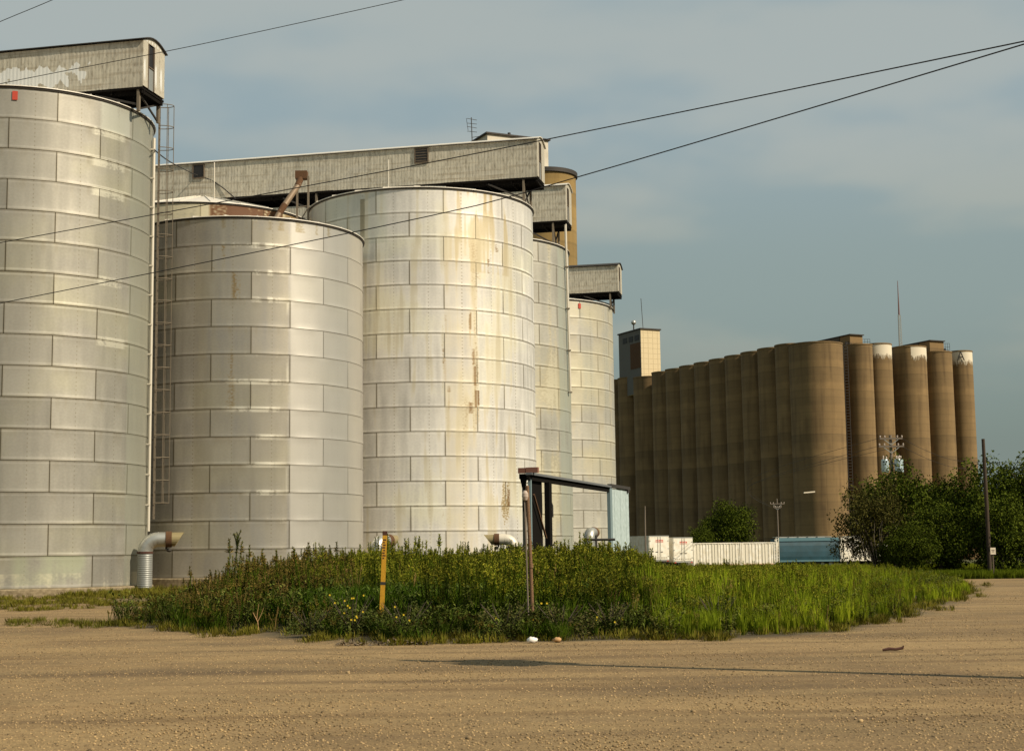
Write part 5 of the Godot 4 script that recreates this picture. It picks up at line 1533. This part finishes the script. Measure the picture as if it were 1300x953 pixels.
func build_cables() -> void:
	cable("upper of the two cables that meet at the lot edge pole", [Vector3(7.31, 8.46, -19.3), Vector3(0.65, 9.39, -27.4), Vector3(-4.32, 9.51, -31.15), Vector3(-12.5, 9.41, -36.0), Vector3(-15.41, 9.34, -37.5)], 0.011)
	cable("lower of the two cables that meet at the lot edge pole", [Vector3(7.31, 8.46, -19.3), Vector3(1.35, 8.54, -26.78), Vector3(-1.93, 8.37, -29.46), Vector3(-12.46, 7.91, -36.0), Vector3(-15.36, 7.73, -37.5)], 0.011)
	cable("high cable crossing in front of the peeling white painted gallery", [Vector3(-20.5, 17.27, -50), Vector3(-17.5, 17.99, -50), Vector3(-11.82, 19.06, -50), Vector3(-8.69, 19.70, -50), Vector3(-3.65, 20.78, -50), Vector3(-1.0, 21.4, -50)], 0.013)
	cable("highest short cable crossing the sky corner above the galleries", [Vector3(-18.5, 17.2, -45), Vector3(-15.81, 18.36, -45), Vector3(-14.22, 19.03, -45), Vector3(-11.0, 20.45, -45)], 0.012)
	cable("slack black cable looping from the tallest bin to the long gallery", [Vector3(-17.86, 22.09, -73.5), Vector3(-19.77, 24.58, -85), Vector3(-20.6, 26.5, -95.2), Vector3(-20.2, 26.55, -96.2), Vector3(-19.4, 26.2, -96.1), Vector3(-18.9, 25.8, -95.9), Vector3(-17.9, 24.9, -95.6)], 0.035)
	# lines from the transformer pole
	for q in [[9.35, -0.75, "top arm's thin line from the transformer pole to the short crossarm pole"], [8.8, -0.8, "lower arm's outer thin line from the transformer pole to the short crossarm pole"], [8.8, 0.8, "lower arm's inner thin line from the transformer pole to the short crossarm pole"]]:
		cable(q[2], [Vector3(26.55 + q[1], q[0], -105), Vector3(23.6, q[0] - 0.8, -150), Vector3(34.3, 7.3, -200)], 0.014, "thin lines from the transformer pole")
	for q in [[9.35, 0.75, "upper thin line sagging from the transformer pole behind the tree tops"], [8.8, 0.7, "lower thin line sagging from the transformer pole behind the tree tops"]]:
		cable(q[2], [Vector3(26.55 + q[1], q[0], -105), Vector3(33.0, q[0] - 1.2, -112), Vector3(41.0, q[0] - 1.0, -120)], 0.014, "thin lines behind the tree tops")

func build_trees() -> void:
	var dark := Color(0.020, 0.033, 0.004)
	var light := Color(0.095, 0.120, 0.014)
	var c := [crown_mesh(301, 620, 36, 0.027, dark, light, 0.04), crown_mesh(302, 620, 36, 0.027, dark * 0.9, light * 0.9, 0.03), crown_mesh(303, 620, 34, 0.028, dark, light * 1.15, 0.05), crown_mesh(304, 380, 32, 0.026, Color(0.032, 0.032, 0.008), Color(0.085, 0.078, 0.020), 0.06)]
	tree("ragged olive brown bush with bare twigs in front of the rail cars", 20.7, 87.0, c[3], 5.0, 5.9, 0.3)
	tree("rounded green tree just below the transformer pole", 23.3, 91.0, c[0], 6.0, 6.9, 1.1)
	tree("dense dark tree between the transformer pole and the bare pole", 26.2, 92.0, c[1], 6.0, 6.6, 2.3)
	tree("bushy tree beside the bare dark utility pole", 28.9, 90.0, c[2], 6.0, 7.2, 0.8)
	tree("broad tree just east of the bare dark utility pole", 31.5, 88.5, c[0], 6.5, 7.9, 3.9)
	tree("low spreading tree with dark lower leaves near the road edge", 24.4, 86.5, c[1], 4.6, 4.6, 4.4)
	tree("leafy shrub tree directly behind the small pale sign", 27.6, 85.6, c[2], 4.4, 5.0, 5.5)
	tree("tallest tree of the roadside row, beyond the road's bend", 35.0, 90.0, c[1], 6.5, 8.2, 2.9)
	tree("small shrubby tree at the meadow's end under the olive brown bush", 22.2, 84.6, c[1], 3.6, 3.4, 1.9)
	tree("leafy shrub tree at the road's far side by the frame of trees", 30.6, 85.8, c[0], 4.2, 4.4, 0.2)
	tree("round dark tree in front of the brown elevator cells", 29.4, 205.0, c[1], 8.4, 9.6, 0.5, 0.0, "trees before the elevator")
	tree("small yellow green tree beside the round dark tree", 25.2, 203.0, c[2], 5.0, 5.6, 1.5, 0.0, "trees before the elevator")
	# bare twigs standing out of the olive bush
	var tw := Geo.new()
	rng.seed = 9
	for k in 40:
		var a := rng.randf() * TAU
		var b := Vector3(cos(a) * rng.randf() * 1.4, rng.randf_range(0.3, 2.2), sin(a) * 1.0 + 0.6)
		var e := b + Vector3(cos(a) * rng.randf_range(0.3, 1.2), rng.randf_range(0.6, 2.2), rng.randf_range(0.0, 0.8))
		tw.path([b, (b + e) * 0.5 + any_dir() * 0.1, e], [0.02, 0.014, 0.006], 4, false)
	part("twigs", tw, M.pole_grey, get_node("tree"))

func build_small_things() -> void:
	rng.seed = 404
	# crumpled litter and clods at the lot's edge
	for q in [["crumpled white rag at the gravel edge below the rusty pipe pole", 0.32, 28.75, 0.10, M.litter_white], ["tan scrap of cardboard at the gravel edge right of the white rag", 0.80, 28.8, 0.08, M.litter_tan]]:
		var g := Geo.new()
		g.ball(Vector3.ZERO, Vector3(q[3], q[3] * 0.6, q[3] * 0.7), 12, 8)
		for k in g.v.size():
			g.v[k] *= 1.0 + 0.35 * sin(g.v[k].x * 60.0) * cos(g.v[k].z * 50.0 + g.v[k].y * 40.0)
		var o := single("litter", g, q[4], q[0], "litter")
		o.position = away(q[1], 0.05, q[2])
	var lf := Geo.new()
	for k in 240:
		var x := rng.randf_range(-3.4, -1.6)
		var d := 28.6 - (x + 1.6) * 0.12 + rng.randfn(0.0, 0.12)
		var o := away(x, 0.02 + rng.randf() * 0.05, d)
		var a := any_dir(); a.y *= 0.3
		leaf_quad(lf, o, a.normalized(), a.cross(Vector3.UP).normalized(), rng.randf_range(0.05, 0.14), 0.05, Color(0.20, 0.145, 0.085) * rng.randf_range(0.3, 1.3))
	tag(part(numbered("debris"), lf, M.plain, self), "line of dead leaves along the gravel edge of the weeds", "debris", "", "stuff")
	var cl := Geo.new()
	cl.path([Vector3(-0.16, 0.03, 0), Vector3(-0.05, 0.05, 0.02), Vector3(0.06, 0.04, 0), Vector3(0.17, 0.06, 0.01), Vector3(0.19, 0.10, 0.01)], [0.02, 0.03, 0.025, 0.025, 0.01], 6)
	var co := single("dark_stick", cl, M.rust_dark, "short dark stick lying on the open gravel", "stick")
	co.position = away(6.2, 0.0, 25.0)
	# branching tall weed that stands above the others
	var tall := Geo.new()
	tall.col = Color(0.05, 0.06, 0.02)
	tall.path([Vector3.ZERO, Vector3(0.03, 0.9, 0), Vector3(0.1, 1.85, 0)], [0.035, 0.03, 0.02], 6, false)
	stalk(tall, Vector3.ZERO, 2.0, Vector3(0.12, 0, 0), 60, 0.24, 0.05, Color(0.05, 0.07, 0.015), Color(0.09, 0.105, 0.025), 0, Color.BLACK, 0.9)
	for k in 6:
		var a := TAU * k / 6.0 + 0.4
		stalk(tall, Vector3(0.09, 1.55 + 0.07 * (k % 3), 0), 0.42 + 0.1 * (k % 2), Vector3(cos(a) * 0.13, 0, sin(a) * 0.13), 34, 0.12, 0.035, Color(0.07, 0.09, 0.02), Color(0.12, 0.125, 0.035), 16, Color(0.14, 0.135, 0.04), 1.3)
	var tl := single("tall_weed", tall, M.plant, "one tall branching weed rising against the shorter bright bin", "weed")
	tl.position = away(-9.3, 0.35, 50.0)
	# dead forked stalk
	var ds := Geo.new()
	ds.path([Vector3.ZERO, Vector3(-0.05, 0.5, 0), Vector3(-0.3, 1.0, 0.02)], [0.03, 0.025, 0.012], 6)
	ds.path([Vector3(-0.05, 0.5, 0), Vector3(0.12, 0.85, 0), Vector3(0.28, 1.25, 0.05)], [0.022, 0.016, 0.008], 6)
	ds.path([Vector3(-0.1, 0.65, 0), Vector3(-0.06, 1.0, 0), Vector3(0.0, 1.45, -0.02)], [0.018, 0.012, 0.006], 6)
	var dn := single("dead_stalk", ds, M.litter_tan, "pale forked dead stalk in the weeds before the shorter bin", "dead stalk")
	dn.position = away(-5.7, 0.05, 33.6)
	dn.scale = Vector3.ONE * 0.42
	# leafy shrubs along the front, some with yellow flowers
	var spots := [["broad bluish leafy shrub at the gravel edge west of the marker post", -4.3, 31.7, 1.05, 0.5, 0], ["low shrub dotted with yellow flowers below the marker post", -3.4, 31.4, 1.2, 0.82, 14], ["rounded dark shrub with few yellow flowers beside the marker post shrub", -2.2, 30.4, 1.3, 0.7, 4], ["grey green wilted shrub in front of the rusty pipe pole", -0.2, 30.2, 1.3, 0.65, 1], ["brown leafed shrub right below the rusty pipe pole", 0.9, 30.2, 1.2, 0.6, 3], ["ragged brown green shrub with small yellow flowers toward the meadow", 1.9, 30.6, 1.1, 0.62, 4], ["low leafy shrub where the weeds turn to meadow grass", 4.2, 31.4, 1.0, 0.7, 0]]
	for q in spots:
		var t := thing("shrub", q[0], "shrub", away(q[1], 0.08, q[2]), 0.0, "shrubs along the gravel edge")
		var g := Geo.new()
		var brown := 0.0
		if (q[0] as String).contains("brown"): brown = 0.55
		if (q[0] as String).contains("wilted"): brown = 0.35
		var w: float = q[3] * 0.5
		var h: float = q[4]
		for k in 1100:
			var d := any_dir()
			d.y = absf(d.y)
			var p := Vector3(d.x * w, d.y * h * 0.9 + 0.03, d.z * w * 0.8) * pow(rng.randf(), 0.4) * (0.8 + 0.3 * sin(d.x * 6.0 + q[1] * 3.0))
			var dd := (d + any_dir() * 0.9).normalized()
			var cc := Color(0.034, 0.050, 0.010).lerp(Color(0.085, 0.092, 0.028), rng.randf()).lerp(Color(0.10, 0.076, 0.035), brown * rng.randf() * 1.5)
			leaf_quad(g, p, dd, dd.cross(any_dir()).normalized(), rng.randf_range(0.04, 0.09), rng.randf_range(0.022, 0.04), cc)
		part("foliage", g, M.plant, t)
		var st := Geo.new()
		for k in 9:
			var a := TAU * k / 9.0
			st.path([Vector3.ZERO, Vector3(cos(a) * w * 0.4, h * 0.5, sin(a) * w * 0.4), Vector3(cos(a) * w * 0.8, h * 0.95, sin(a) * w * 0.7)], [0.014, 0.01, 0.004], 4, false)
		part("stem", st, M.bark, t)
		for k in q[5]:
			var a := rng.randf() * TAU
			var f := Geo.new()
			var o := Vector3(cos(a) * w * rng.randf_range(0.2, 0.95), h * rng.randf_range(0.35, 1.05), absf(sin(a)) * w * 0.85)
			for j in 6:
				var b := TAU * j / 6.0
				leaf_quad(f, o, Vector3(cos(b), sin(b), 0.3).normalized(), Vector3(-sin(b), cos(b), 0), 0.026, 0.018, Color.WHITE)
			part("flower", f, M.petal, t)
